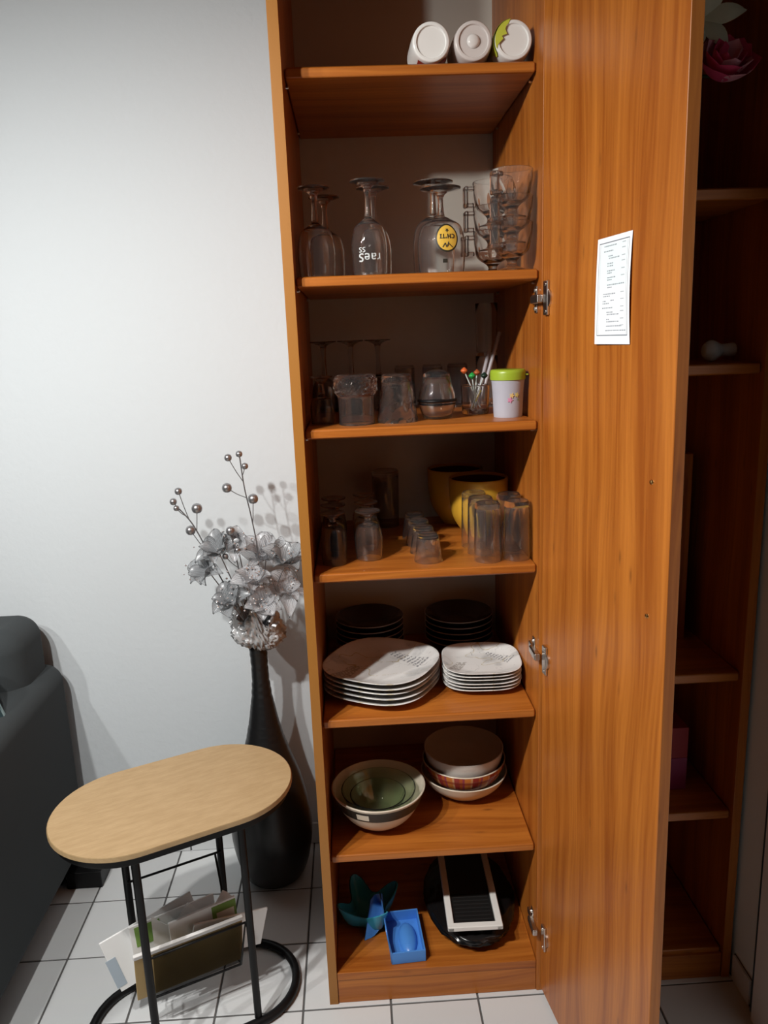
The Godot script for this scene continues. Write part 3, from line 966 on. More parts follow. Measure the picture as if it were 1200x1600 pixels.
	for k in fl.size():
		var d: Array = fl[k]
		var q := thing("organza_flower", d[0], "flower", d[1], 0.0, "silver organza flowers in the black vase")
		var b := Basis(Vector3(0, 1, 0), d[5]) * Basis(Vector3(1, 0, 0), 0.7 + 0.3 * (k % 3 - 1))
		for i in d[3] + 3:
			var a: float = TAU * i / (d[3] + 3) + k * 0.7 + rng.randf_range(-0.25, 0.25)
			var ll: float = d[2] * rng.randf_range(0.75, 1.2)
			var open: float = (d[4] + 0.25) * (rng.randf_range(1.0, 1.5) if i % 2 else rng.randf_range(0.45, 0.9))
			var twist := rng.randf_range(-0.5, 0.5)
			part("petal", MB.new().sheet(7, 9, func(u: float, v: float) -> Vector3:
				var e := (u - 0.5) * 2.0
				var w := e * ll * 0.33 * sin(PI * (0.05 + 0.93 * pow(v, 0.72)))
				var r := 0.004 + ll * v * (0.35 + 0.5 * open)
				var y := ll * v * (0.85 - 0.55 * open) + 0.012 * sin(v * 3.0) + 0.010 * e * e * sin(v * PI) + 0.0022 * sin(u * TAU * 3.0) * v
				var p := Vector3(cos(a) * r - sin(a) * w, y + w * twist, sin(a) * r + cos(a) * w)
				return b * p, 0.0005), veil if d[6] == 0 else deep, q)
		var beads := MB.new()
		for i in int(d[7] * 1.8):
			var v := Vector3(rng.randfn(0, 0.019), rng.randf_range(0.008, 0.05), rng.randfn(0, 0.019))
			var r := rng.randf_range(0.0018, 0.0042)
			beads.lathe(curve([Vector2(0, -r), Vector2(r, 0), Vector2(0, r)], 3), 8, 60, Transform3D(Basis(), b * v))
		part("bead_centre", beads, glit, q).set_meta("kind", "stuff")
		part("stem", MB.new().tube(curve3([Vector3.ZERO, (c + Vector3(0, 0.76, 0) - d[1]) * 0.6 + Vector3(0, -0.02, 0), c + Vector3(0, 0.70, 0) - d[1]], 4), 0.0016, 6), M.silver, q)
	# crinkled silver ribbon gathered round the mouth of the vase
	var cn := noise(12, 1.0, 3)
	var foil := mat(Color(0.72, 0.73, 0.74), 0.22, 0.25)
	solo("silver_ribbon", MB.new().sheet(90, 16, func(u: float, v: float) -> Vector3:
		var th := u * TAU
		var n := cn.get_noise_3d(cos(th) * 9.0, v * 14.0, sin(th) * 9.0)
		var n2 := cn.get_noise_3d(cos(th) * 22.0 + 40.0, v * 30.0, sin(th) * 22.0)
		var r := 0.0325 + 0.020 * sin(PI * pow(v, 0.75)) * (1.0 + 0.35 * sin(th * 3.0 + 1.0)) + 0.016 * n + 0.011 * n2 + 0.012 * v * v
		return Vector3(cos(th) * r * 1.15, 0.705 + v * (0.092 + 0.02 * sin(th * 5.0)) + 0.010 * n2 - 0.012 * cos(th), sin(th) * r), 0.0006), foil, "crinkled silver ribbon gathered round the black vase's mouth", "ribbon", c)

# ---------------------------------------------------------------- the rows of the cupboard
func row_cups() -> void:
	var y: float = S[1]
	var out := curve([Vector2(0.031, 0.0), Vector2(0.034, 0.004), Vector2(0.036, 0.03), Vector2(0.037, 0.09)], 4)
	var prof := vessel(out, 0.003, 0.006)
	prof[0] = Vector2(0, 0.0035)
	prof.insert(1, Vector2(0.026, 0.003))
	prof.insert(2, Vector2(0.0275, 0.0))
	var lie := Basis(Vector3(1, 0, 0), -PI / 2)
	var d := [
		["white cup lying on its side on the top shelf, leftmost of three", 0.289, M.porcelain],
		["greyish clear plastic cup lying on its side between two white cups on the top shelf", 0.366, mat(lin(0.62, 0.58, 0.56), 0.25)],
		["white cup with a yellow-green patch lying on its side on the top shelf", 0.4395, M.porcelain]]
	for k in 3:
		var t := thing("cup", d[k][0], "cup", Vector3(d[k][1], y + 0.0372, -0.058))
		part("body", MB.new().lathe(prof, 40, 38, Transform3D(lie, Vector3.ZERO)), d[k][2], t)
		if k == 0:
			part("red_print", MB.new().grid(8, 4, func(u: float, v: float) -> Vector3:
				var a := lerpf(-2.3, -0.7, u)
				return Vector3(cos(a) * 0.0364, sin(a) * 0.0364, -0.006 - 0.03 * v)), mat(lin(0.35, 0.03, 0.02), 0.4), t)
		if k == 1:
			part("nub", MB.new().lathe(curve([Vector2(0.012, 0.002), Vector2(0.009, -0.0015), Vector2(0.004, -0.003), Vector2(0, -0.0035)], 3), 16, 60, Transform3D(lie, Vector3.ZERO)), mat(lin(0.7, 0.68, 0.66), 0.12), t)
		if k == 2:
			var g := mat(lin(0.52, 0.56, 0.06), 0.4)
			part("green_print", MB.new().grid(16, 8, func(u: float, v: float) -> Vector3:
				var a := lerpf(1.7, 3.7, u) + 0.15 * sin(v * 9.0)
				return Vector3(cos(a) * 0.0365, sin(a) * 0.0365, -0.003 - 0.06 * v)), g, t)
			part("green_patch", MB.new().grid(10, 4, func(u: float, v: float) -> Vector3:
				var a := lerpf(1.75, 3.6, u)
				var r := 0.0345 - 0.02 * v * sin(u * PI) * (0.8 + 0.2 * sin(u * 19.0))
				return Vector3(cos(a) * r, sin(a) * r, 0.0009)), g, t)

# an inverted stemmed glass standing on its rim, with foot, stem and bowl
func stem_glass(called: String, label: String, R: float, hb: float, H: float, rf: float, at: Vector3, group: String, m: Material, belly := 1.0) -> Node3D:
	var t := thing(called, label, "glass", at, 0.0, group)
	var o := curve([Vector2(0.006, hb), Vector2(R * 0.42, hb - 0.007), Vector2(R * 0.80, hb * 0.83), Vector2(R * 0.97, hb * 0.62), Vector2(R, hb * 0.42), Vector2(R * 0.97, hb * 0.16), Vector2(R * 0.92, 0.001)], 6)
	var th := 0.0018
	var pts := [Vector2(0, hb)]
	for p in o: pts.append(p)
	pts.append(Vector2(R * 0.92 - th, 0.001))
	for i in range(o.size() - 2, 3, -1):
		var d: Vector2 = (o[i + 1] - o[i - 1]).normalized()
		var q: Vector2 = o[i] + Vector2(d.y, -d.x) * th * (1.0 if i > 8 else 1.6)
		if q.x > 0.004 and q.y < hb - 0.008: pts.append(q)
	pts.append(Vector2(0, pts[pts.size() - 1].y + 0.001))
	part("bowl", MB.new().lathe(pts, 44, 50), m, t)
	part("stem", MB.new().lathe(curve([Vector2(0, hb + 0.0003), Vector2(0.0075, hb + 0.0005), Vector2(0.0065, hb + 0.006), Vector2(0.005, (hb + H) / 2), Vector2(0.0075, H - 0.014), Vector2(0.013, H - 0.0086), Vector2(0, H - 0.0084)], 4), 24, 50), m, t)
	part("foot", MB.new().lathe(curve([Vector2(0, H - 0.008), Vector2(0.014, H - 0.0078), Vector2(rf * 0.7, H - 0.0048), Vector2(rf * 0.96, H - 0.003), Vector2(rf, H - 0.0015), Vector2(rf * 0.97, H), Vector2(rf * 0.6, H - 0.0008), Vector2(0, H - 0.001)], 4), 44, 50), m, t)
	return t

func row_stems() -> void:
	var y: float = S[2]
	var g := "upturned stemmed glasses on the second shelf"
	stem_glass("stem_glass", "upturned stemmed glass at the far left of the second shelf, in shade", 0.037, 0.104, 0.168, 0.031, Vector3(0.0605, y, -0.09), g, M.glass)
	stem_glass("stem_glass", "shaded upturned stemmed glass behind the leftmost glass on the second shelf", 0.038, 0.104, 0.166, 0.031, Vector3(0.078, y, -0.185), g, M.glass)
	var b := stem_glass("stem_glass", "upturned stemmed beer glass with white lettering, second from left on second shelf", 0.0345, 0.110, 0.176, 0.0335, Vector3(0.163, y, -0.085), g, M.glass)
	var whitem := mat(lin(0.48, 0.52, 0.52), 0.6)
	for w in [["raeS", 0.0165, -0.002, 0.034], ["SS", 0.010, -0.017, 0.048]]:
		var off: float = w[2]
		var yy: float = w[3]
		part("lettering", lettering(w[0], w[1], 0.0006, func(p: Vector3) -> Vector3:
			var a := (-p.x + off) / 0.0347 + 0.05
			var r := 0.0351 + p.z
			return Vector3(sin(a) * r, yy - p.y, cos(a) * r)), whitem, b)
	stem_glass("stem_glass", "plain upturned stemmed glass behind the glass with white lettering", 0.0345, 0.110, 0.180, 0.0335, Vector3(0.177, y, -0.18), g, M.glass)
	var c := stem_glass("stem_glass", "upturned round beer glass with a yellow oval emblem on the second shelf", 0.0465, 0.108, 0.159, 0.039, Vector3(0.303, y, -0.085), g, M.glass, 1.0)
	# the oval emblem, printed upside down like the glass
	var R0 := 0.0465
	var rad := func(h: float) -> float:
		return R0 * (1.0 - 0.03 * pow((h - 0.045) / 0.022, 2.0) if h < 0.067 else 0.97 - 0.17 * pow((h - 0.067) / 0.0226, 1.35)) if h > 0.045 else R0 * (1.0 - 0.07 * pow((0.045 - h) / 0.045, 1.6))
	var bend := func(x: float, h: float, lift: float) -> Vector3:
		var r: float = rad.call(h) + lift
		var a := x / R0 + 0.13
		return Vector3(sin(a) * r, h, cos(a) * r)
	for e in [[0.0225, 0.0262, 0.0011, M.ink, "emblem_border"], [0.0194, 0.0228, 0.0016, mat(lin(0.66, 0.42, 0.06), 0.4), "emblem"]]:
		part(e[4], MB.new().grid(36, 6, func(u: float, v: float) -> Vector3:
			var a := u * TAU
			return bend.call(cos(a) * e[0] * v, 0.063 + sin(a) * e[1] * v, e[2])), e[3], c)
	part("emblem_lettering", lettering("CH'TI", 0.0085, 0.0005, func(p: Vector3) -> Vector3: return bend.call(-p.x, 0.066 - p.y, 0.0021 + p.z)), M.ink, c)
	part("emblem_star", lettering("*", 0.010, 0.0005, func(p: Vector3) -> Vector3: return bend.call(-p.x, 0.079 - p.y, 0.0021 + p.z)), M.ink, c)
	var mk := MB.new()
	for seg in [[-0.009, 0.046, -0.0045, 0.0535], [-0.0045, 0.0535, -0.002, 0.046], [-0.002, 0.046, 0.0015, 0.053], [0.0015, 0.053, 0.009, 0.046], [0.0015, 0.0555, 0.0, 0.0475]]:
		mk.tube([bend.call(seg[0], seg[1], 0.0022), bend.call(seg[2], seg[3], 0.0022)], 0.0008, 5)
	part("emblem_mark", mk, M.ink, c)
	part("print_block", MB.new().grid(3, 2, func(u: float, v: float) -> Vector3: return bend.call(-0.009 + 0.009 * u, 0.018 + 0.007 * v, 0.0008)), M.ink, c)
	stem_glass("stem_glass", "taller upturned stemmed glass behind the one with the yellow emblem", 0.044, 0.125, 0.188, 0.041, Vector3(0.30, y, -0.185), g, M.glass)
	# stacked pressed-glass cups with square handles
	var proto: Node3D
	var st := [
		[0.4345, -0.052, ["bottom", "middle", "top"], "of the front stack of handled glass cups, right end of second shelf", 0.75],
		[0.418, -0.165, ["bottom", "middle", "top"], "of the rear stack of handled glass cups, right end of second shelf", 0.05]]
	for s in st:
		for k in 3:
			var lab: String = "%s footed cup %s" % [s[2][k], s[3]]
			var at := Vector3(s[0], y + 0.047 * k, s[1])
			if proto == null:
				proto = thing("glass_cup", lab, "cup", at, s[4], "stacked glass cups with handles on the second shelf")
				var out := curve([Vector2(0.024, 0.0), Vector2(0.0245, 0.003), Vector2(0.012, 0.008), Vector2(0.009, 0.016), Vector2(0.016, 0.024), Vector2(0.031, 0.034), Vector2(0.0365, 0.05), Vector2(0.0395, 0.086)], 5)
				var pr := [Vector2(0, 0)]
				for p in out: pr.append(p)
				pr.append_array([Vector2(0.039, 0.0872), Vector2(0.0375, 0.0868)])
				for p in [Vector2(0.0345, 0.052), Vector2(0.029, 0.038), Vector2(0.018, 0.031), Vector2(0, 0.029)]: pr.append(p)
				var n := pr.size()
				part("bowl", MB.new().grid(60, n - 1, func(u: float, v: float) -> Vector3:
					var i := clampi(roundi(v * (n - 1)), 0, n - 1)
					var p: Vector2 = pr[i]
					var fac := 1.0
					if p.y > 0.03 and i < out.size() - 3: fac = 1.0 - 0.035 * absf(sin(u * TAU * 5.0))
					return Vector3(p.x * fac * cos(u * TAU), p.y, p.x * fac * sin(u * TAU)), true, true), M.glass, proto)
				var hd := MB.new()
				hd.box(Vector3(-0.0475, 0.075, 0), Vector3(0.021, 0.008, 0.018), 0.002)
				hd.box(Vector3(-0.0545, 0.0585, 0), Vector3(0.008, 0.041, 0.02), 0.0025)
				hd.box(Vector3(-0.0465, 0.043, 0), Vector3(0.016, 0.008, 0.018), 0.002)
				part("handle", hd, M.glass, proto)
			else:
				copy(proto, lab, at, s[4])

func tumbler(R0: float, R1: float, h: float, th: float, fl: float, dimple := 0.0, lobes := 0) -> MB:
	# upturned: mouth (R0) at y = 0, closed base (R1) at y = h
	var out := []
	for k in 13:
		var v := k / 12.0
		out.append(Vector2(lerpf(R1, R0, v), h * v))
	out.insert(0, Vector2(R1 - 0.003, -0.0))
	out[1] = Vector2(R1, 0.004)
	var pts := flipped(vessel(out, th, fl), h)
	if dimple == 0.0: return MB.new().lathe(pts, 44, 38)
	var n := pts.size()
	return MB.new().grid(64, n - 1, func(u: float, v: float) -> Vector3:
		var i := clampi(roundi(v * (n - 1)), 0, n - 1)
		var p: Vector2 = pts[i]
		var fac := 1.0
		if i > 2 and i < out.size(): fac = 1.0 + dimple * sin(u * TAU * lobes) * sin(p.y * 190.0)
		return Vector3(p.x * fac * cos(u * TAU), p.y, p.x * fac * sin(u * TAU)), true, true)

func row_mixed() -> void:
	var y: float = S[3]
	var g2 := "upturned wine glasses at the back of the third shelf"
	for k in 3:
		stem_glass("wine_glass", ["leftmost upturned wine glass at the back of the third shelf", "middle upturned wine glass at the back of the third shelf", "rightmost upturned wine glass at the back of the third shelf"][k], 0.031, 0.085, 0.166, 0.031, Vector3(0.054 + 0.064 * k, y, -0.37), g2, M.dark_glass)
	var mt := tumbler(0.026, 0.024, 0.103, 0.0018, 0.008).mesh()
	for k in 3:
		solo("plain_tumbler", mt, M.dark_glass, ["plain dark tumbler at the back of the third shelf, behind the dimpled tumbler", "plain dark tumbler at the back of the third shelf, behind the round glass jar", "plain dark tumbler at the back of the third shelf, behind the cocktail sticks"][k], "glass", Vector3([0.245, 0.312, 0.372][k], y, -0.385), 0.0, "plain tumblers at the back of the third shelf")
	stem_glass("short_glass", "small upturned footed glass at the left end of the third shelf", 0.025, 0.062, 0.098, 0.024, Vector3(0.054, y, -0.118), "", M.dark_glass)
	# the thick dimpled tumbler
	var cn := noise(4, 1.0, 2)
	var o := curve([Vector2(0.0365, 0.0), Vector2(0.0362, 0.03), Vector2(0.0375, 0.056), Vector2(0.0425, 0.068), Vector2(0.0425, 0.09), Vector2(0.037, 0.0985), Vector2(0.03, 0.1)], 6)
	var pr := [Vector2(0, 0.1)]
	for i in range(o.size() - 1, -1, -1): pr.append(o[i])
	pr.append_array([Vector2(0.036, -0.0), Vector2(0.0335, 0.003), Vector2(0.0335, 0.055), Vector2(0.031, 0.062), Vector2(0, 0.062)])
	var n := pr.size()
	solo("dimpled_tumbler", MB.new().grid(72, n - 1, func(u: float, v: float) -> Vector3:
		var p: Vector2 = pr[clampi(roundi(v * (n - 1)), 0, n - 1)]
		var fac := 1.0
		if p.y > 0.06 and p.x > 0.034: fac = 1.0 + 0.10 * cn.get_noise_3d(cos(u * TAU) * 7.0, p.y * 150.0, sin(u * TAU) * 7.0)
		return Vector3(p.x * fac * cos(u * TAU), p.y, p.x * fac * sin(u * TAU)), true, true), M.glass, "thick upturned glass tumbler with a bulging textured base, third shelf", "glass", Vector3(0.124, y + 0.0004, -0.088))
	solo("tapered_tumbler", tumbler(0.042, 0.030, 0.097, 0.0032, 0.016, 0.022, 8), M.glass, "upturned tapered tumbler with dimpled sides, third shelf beside the textured one", "glass", Vector3(0.208, y + 0.0004, -0.104))
	# the round glass jar with dark rings
	var j := thing("glass_jar", "round glass pot with two dark rings and a domed top, centre of third shelf", "jar", Vector3(0.293, y + 0.0003, -0.128))
	part("body", MB.new().lathe(vessel(curve([Vector2(0.024, 0.0), Vector2(0.030, 0.004), Vector2(0.0375, 0.024), Vector2(0.039, 0.036)], 6), 0.003, 0.006), 44, 50), M.glass, j)
	var dome := curve([Vector2(0.0385, 0.040), Vector2(0.0375, 0.052), Vector2(0.031, 0.072), Vector2(0.029, 0.082), Vector2(0.026, 0.094), Vector2(0.012, 0.1), Vector2(0.0, 0.1005)], 6)
	var dp := [Vector2(0.0355, 0.040)]
	for p in dome: dp.append(p)
	dp.append_array([Vector2(0, 0.09), Vector2(0.02, 0.086), Vector2(0.026, 0.074), Vector2(0.0345, 0.05), Vector2(0.0355, 0.040)])
	part("lid", MB.new().lathe(dp, 44, 50), M.glass, j)
	for h in [0.0385, 0.0315]:
		var ring := []
		for k in 40: ring.append(Vector3(cos(TAU * k / 40) * 0.0388, h, sin(TAU * k / 40) * 0.0388))
		part("dark_ring", MB.new().tube(ring, 0.003 if h > 0.035 else 0.0013, 8, true), M.black, j)
	# a small glass of cocktail sticks
	var at := Vector3(0.383, y + 0.0003, -0.19)
	solo("small_glass", MB.new().lathe(vessel(curve([Vector2(0.026, 0.0), Vector2(0.029, 0.006), Vector2(0.0305, 0.045), Vector2(0.031, 0.062)], 5), 0.0022, 0.008), 40, 50), M.glass, "small glass holding colourful cocktail sticks on the third shelf", "glass", at)
	var cols := [["orange-topped", lin(0.6, 0.12, 0.03)], ["green-topped", lin(0.02, 0.30, 0.06)], ["red-brown-topped", lin(0.35, 0.09, 0.03)], ["black-topped", lin(0.01, 0.03, 0.02)], ["yellow", lin(0.6, 0.5, 0.08)]]
	var tops := [Vector3(-0.025, 0.094, 0.012), Vector3(-0.009, 0.083, 0.018), Vector3(0.005, 0.088, -0.004), Vector3(0.018, 0.082, 0.012), Vector3(0.008, 0.05, 0.02)]
	for k in 5:
		var q := thing("cocktail_stick", cols[k][0] + " cocktail stick standing in the small glass, third shelf", "cocktail stick", at)
		var m := mat(cols[k][1], 0.35)
		var foot := Vector3(-tops[k].x * 0.5, 0.0105, -tops[k].z * 0.6)
		part("stick", MB.new().tube([foot, tops[k]], 0.0016, 6), mat(lin(0.55, 0.6, 0.58), 0.3) if k != 4 else m, q)
		var r := 0.0078 if k != 4 else 0.003
		part("knob", MB.new().lathe(curve([Vector2(0, -r), Vector2(r, 0), Vector2(0, r)], 5), 14, 60, Transform3D(Basis(), tops[k])), m, q)
	# tall stacked glasses at the back right, and a straw
	var tall := MB.new().lathe(vessel(curve([Vector2(0.023, 0.0), Vector2(0.024, 0.004), Vector2(0.0262, 0.118)], 4), 0.0018, 0.007), 36, 50).mesh()
	var tg := solo("tall_glass", tall, M.glass, "lower of two tall clear glasses stacked at the back right of the third shelf", "glass", Vector3(0.437, y + 0.0003, -0.35), 0.0, "stacked tall glasses on the third shelf")
	copy(tg, "upper of two tall clear glasses stacked at the back right of the third shelf", Vector3(0.437, y + 0.1195, -0.35))
	var straw := mat(lin(0.36, 0.34, 0.36), 0.3)
	for k in 2:
		var a: Vector3 = [Vector3(0.404, y + 0.008, -0.265), Vector3(0.394, y + 0.008, -0.252)][k]
		var b: Vector3 = [Vector3(0.458, y + 0.172, -0.30), Vector3(0.433, y + 0.13, -0.30)][k]
		solo("drinking_straw", MB.new().tube([a, b], 0.0042, 8), straw, ["longer whitish straw leaning diagonally behind the green-lidded tub", "shorter whitish straw leaning behind the cocktail sticks"][k], "straw")
	# plastic tub with a green lid
	var tub := thing("plastic_tub", "frosted plastic tub with a lime green lid at the right end of the third shelf", "tub", Vector3(0.4385, y + 0.0003, -0.112), -0.1)
	var frost := mat(lin(0.44, 0.45, 0.52), 0.4)
	frost.backlight_enabled = true
	frost.backlight = Color(0.35, 0.35, 0.37)
	part("body", MB.new().lathe(vessel(curve([Vector2(0.0275, 0.0), Vector2(0.0295, 0.003), Vector2(0.0318, 0.05), Vector2(0.0345, 0.078)], 5), 0.0015, 0.002), 44, 50), frost, tub)
	var lime := mat(lin(0.30, 0.42, 0.03), 0.35)
	part("lid", MB.new().lathe([Vector2(0, 0.0965), Vector2(0.033, 0.0965), Vector2(0.0355, 0.095), Vector2(0.0365, 0.090), Vector2(0.0362, 0.076), Vector2(0.0349, 0.0755), Vector2(0.0349, 0.0785), Vector2(0, 0.0785)], 48, 50), lime, tub)
	part("lid_tab", MB.new().box(Vector3(0.0375, 0.0855, 0.008), Vector3(0.006, 0.003, 0.014), 0.001), lime, tub)
	var fcol := [[-0.06, 0.036, 0.0062, lin(0.62, 0.25, 0.40)], [0.05, 0.045, 0.0055, lin(0.7, 0.5, 0.2)], [0.38, 0.046, 0.0055, lin(0.68, 0.6, 0.2)], [0.5, 0.036, 0.003, lin(0.25, 0.3, 0.1)]]
	for q in fcol:
		part("flower_print", MB.new().grid(40, 3, func(u: float, v: float) -> Vector3:
			var th := u * TAU
			var rr: float = q[2] * v * (0.75 + 0.25 * cos(5.0 * th))
			var h: float = q[1] + sin(th) * rr
			var R := lerpf(0.0298, 0.0338, h / 0.078) + 0.0008
			var a: float = q[0] + 0.1 + cos(th) * rr / R
			return Vector3(sin(a) * R, h, cos(a) * R)), mat(q[3], 0.5), tub)

func row_tumblers() -> void:
	var y: float = S[4] + 0.0003
	# left: upturned footed glasses in two rows
	var names := ["front", "second", "rear"]
	for k in 3:
		stem_glass("footed_glass", "%s upturned footed glass of the leftmost row on the fourth shelf" % names[k], 0.0275, 0.092, 0.112, 0.0275, Vector3(0.063 - 0.0 * k, y, -0.093 - 0.075 * k), "leftmost row of footed glasses on the fourth shelf", M.dark_glass)
	for k in 3:
		stem_glass("footed_glass", "%s upturned footed glass of the second row from the left, fourth shelf" % names[k], 0.0305, 0.085, 0.106 + 0.002 * k, 0.027, Vector3(0.138 - 0.002 * k, y, -0.122 - 0.08 * k), "second row of footed glasses on the fourth shelf", M.glass)
	solo("dark_tumbler", tumbler(0.031, 0.034, 0.142, 0.002, 0.014), M.dark_glass, "tall shaded tumbler at the back of the fourth shelf, left of centre", "glass", Vector3(0.19, y, -0.41))
	# middle: short tumblers one behind the other
	var sm := tumbler(0.030, 0.0215, 0.06, 0.0025, 0.010, 0.012, 12).mesh()
	var nm := ["front", "second", "third", "rear"]
	for k in 4:
		solo("short_tumbler", sm, M.glass, "%s short ribbed tumbler of the row in the middle of the fourth shelf" % nm[k], "glass", Vector3(0.262 - 0.004 * k, y, -0.082 - 0.066 * k), 0.0, "row of short tumblers in the middle of the fourth shelf")
	# right: two rows of tall tumblers
	var tm := tumbler(0.029, 0.0265, 0.124, 0.002, 0.012).mesh()
	for k in 3:
		solo("tall_tumbler", tm, M.glass, "%s tall upturned tumbler of the left-hand row before the yellow bowls" % names[k], "glass", Vector3(0.386 - 0.005 * k, y, -0.066 - 0.0585 * k), 0.0, "tall tumblers before the yellow bowls, fourth shelf")
	for k in 2:
		solo("tall_tumbler", tm, M.glass, "%s tall upturned tumbler at the right end of the fourth shelf" % names[k], "glass", Vector3(0.4485 - 0.002 * k, y, -0.071 - 0.075 * k), 0.0, "tall tumblers at the right end of the fourth shelf")
	# yellow bowls with brown insides
	var yel := mat(lin(0.58, 0.32, 0.03), 0.25)
	var brn := mat(lin(0.10, 0.02, 0.012), 0.25)
	for k in 2:
		var t := thing("yellow_bowl", ["front deep yellow bowl with brown inside, right rear of fourth shelf", "rear deep yellow bowl with brown inside, right rear corner of fourth shelf"][k], "bowl", [Vector3(0.402, y, -0.277), Vector3(0.366, y, -0.4165)][k], 0.0, "deep yellow bowls on the fourth shelf")
		var o := curve([Vector2(0.032, 0.0), Vector2(0.036, 0.006), Vector2(0.060, 0.045), Vector2(0.068, 0.09), Vector2(0.069, 0.138)], 6)
		part("body", MB.new().lathe(vessel(o, 0.004, 0.006), 48, 50), yel, t)
		var inn := []
		for p in vessel(o, 0.0046, 0.0066): inn.append(p)
		var lining := []
		for i in range(o.size() + 4, inn.size()): lining.append(inn[i])
		part("lining", MB.new().lathe(lining, 48, 50), brn, t)

func squircle(r: float, e: float, th: float) -> Vector2:
	var c := cos(th)
	var s := sin(th)
	var k := pow(pow(absf(c), e) + pow(absf(s), e), -1.0 / e)
	return Vector2(c, s) * r * k

func plate_mesh(r: float, h: float, e: float, turn: float) -> ArrayMesh:
	# rings: (share of radius, height)
	var rows := [Vector2(0, 0.0012), Vector2(0.5, 0.0012), Vector2(0.56, 0), Vector2(0.6, 0.001), Vector2(0.8, h * 0.5), Vector2(0.97, h - 0.0028), Vector2(0.995, h - 0.0014), Vector2(1.0, h - 0.0006), Vector2(0.994, h), Vector2(0.96, h - 0.0003), Vector2(0.82, h * 0.62), Vector2(0.66, 0.0046), Vector2(0.5, 0.0036), Vector2(0, 0.0036)]
	var n := rows.size()
	var mb := MB.new().grid(72, n - 1, func(u: float, v: float) -> Vector3:
		var q: Vector2 = rows[clampi(roundi(v * (n - 1)), 0, n - 1)]
		var p := squircle(r * q.x, lerpf(2.0, e, clampf(q.x, 0, 1)), u * TAU).rotated(turn)
		return Vector3(p.x, q.y, p.y), true, true)
	for i in mb.V.size(): mb.T[i] = Vector2(mb.V[i].x, mb.V[i].z) / (2.2 * r) + Vector2(0.5, 0.5)
	return mb.mesh()

func marble(s: int) -> ImageTexture:
	var a := noise(s, 1.0, 3)
	var b := noise(s + 1, 1.0, 2)
	return paint(224, 224, func(u: float, v: float) -> Color:
		var w := b.get_noise_2d(u * 4.0, v * 4.0) * 0.2
		var vein := absf(a.get_noise_2d((u + w) * 1.5, (v - w) * 2.4))
		var where := smoothstep(0.05, 0.35, b.get_noise_2d(u * 2.2 + 3.0, v * 2.2 + 8.0))
		var cloud := smoothstep(0.15, 0.5, b.get_noise_2d(u * 2.6 + 7.0, v * 2.6 + 2.0)) * (0.6 + 0.4 * a.get_noise_2d(u * 14.0, v * 14.0))
		var k := (1.0 - smoothstep(0.0, 0.022, vein)) * (0.25 + 0.75 * where)
		var col := lin(0.80, 0.81, 0.80).lerp(lin(0.16, 0.16, 0.17), k * 0.7)
		col = col.lerp(lin(0.36, 0.37, 0.38), clampf(cloud, 0.0, 1.0) * 0.6)
		var q := Vector2(u - 0.72, v - 0.36).rotated(0.75)
		var lines := sin(q.y * 150.0) > -0.2 and a.get_noise_2d(u * 60.0, v * 22.0) > -0.15
		if absf(q.x) < 0.055 + 0.12 * q.y and absf(q.y) < 0.19 and lines: col = col.lerp(lin(0.22, 0.23, 0.25), 0.75)
		var p := Vector2(u - 0.2, v - 0.62)
		if absf(p.x + p.y * 0.5) < 0.06 and absf(p.y) < 0.16 and b.get_noise_2d(u * 30.0, v * 30.0) > -0.2: col = col.lerp(lin(0.30, 0.28, 0.25), 0.55)
		var g := absf(a.get_noise_2d(u * 1.2 + 30.0, v * 1.6 + 11.0))
		if g < 0.010: col = col.lerp(lin(0.42, 0.32, 0.13), 0.6)
		return col)

func row_plates() -> void:
	var y: float = S[5] + 0.0003
	var mm := mat(Color.WHITE, 0.16)
	mm.albedo_texture = marble(60)
	var ms := mat(Color.WHITE, 0.16)
	ms.albedo_texture = marble(71)
	var ord := ["topmost", "second from the top", "third from the top", "fourth from the top", "fifth from the top", "sixth from the top"]
	var bm := plate_mesh(0.1255, 0.022, 2.75, 0.5)
	for k in 5:
		var top := k == 4
		solo("dinner_plate", bm, mm, "%s of the large white marble-patterned plates stacked on the fifth shelf" % ord[4 - k], "plate", Vector3(0.1555 + 0.0015 * (k % 2), y + 0.0118 * k, -0.166 - 0.002 * (k % 3)), 0.0, "large marbled plates stacked on the fifth shelf")
	var sm := plate_mesh(0.0905, 0.017, 3.2, 0.06)
	for k in 6:
		solo("side_plate", sm, ms, "%s of the small square white marbled plates stacked on the fifth shelf" % ord[5 - k], "plate", Vector3(0.3855 + 0.0015 * (k % 2), y + 0.0083 * k, -0.176 + 0.0015 * (k % 3)), 0.0, "small marbled plates stacked on the fifth shelf")
	var dk := mat(lin(0.05, 0.03, 0.027), 0.2)
	var rim := mat(lin(0.34, 0.29, 0.28), 0.25)
	var prof := vessel(curve([Vector2(0.045, 0.0), Vector2(0.05, 0.003), Vector2(0.075, 0.022), Vector2(0.087, 0.03)], 5), 0.003, 0.004)
	var proto: Node3D
	for s in 2:
		for k in 5:
			var lab: String = "%s dark soup plate of the %s rear stack, fifth shelf" % [ord[4 - k], ["left", "right"][s]]
			var at := Vector3([0.135, 0.366][s], y + 0.0155 * k, -0.394)
			if proto == null:
				proto = thing("soup_plate", lab, "plate", at, 0.0, "dark soup plates at the back of the fifth shelf")
				part("body", MB.new().lathe(prof, 48, 50), dk, proto)
				var ring := []
				for i in 48: ring.append(Vector3(cos(TAU * i / 48) * 0.0872, 0.0305, sin(TAU * i / 48) * 0.0872))
				part("rim", MB.new().tube(ring, 0.0013, 6, true), rim, proto)
			else:
				copy(proto, lab, at)

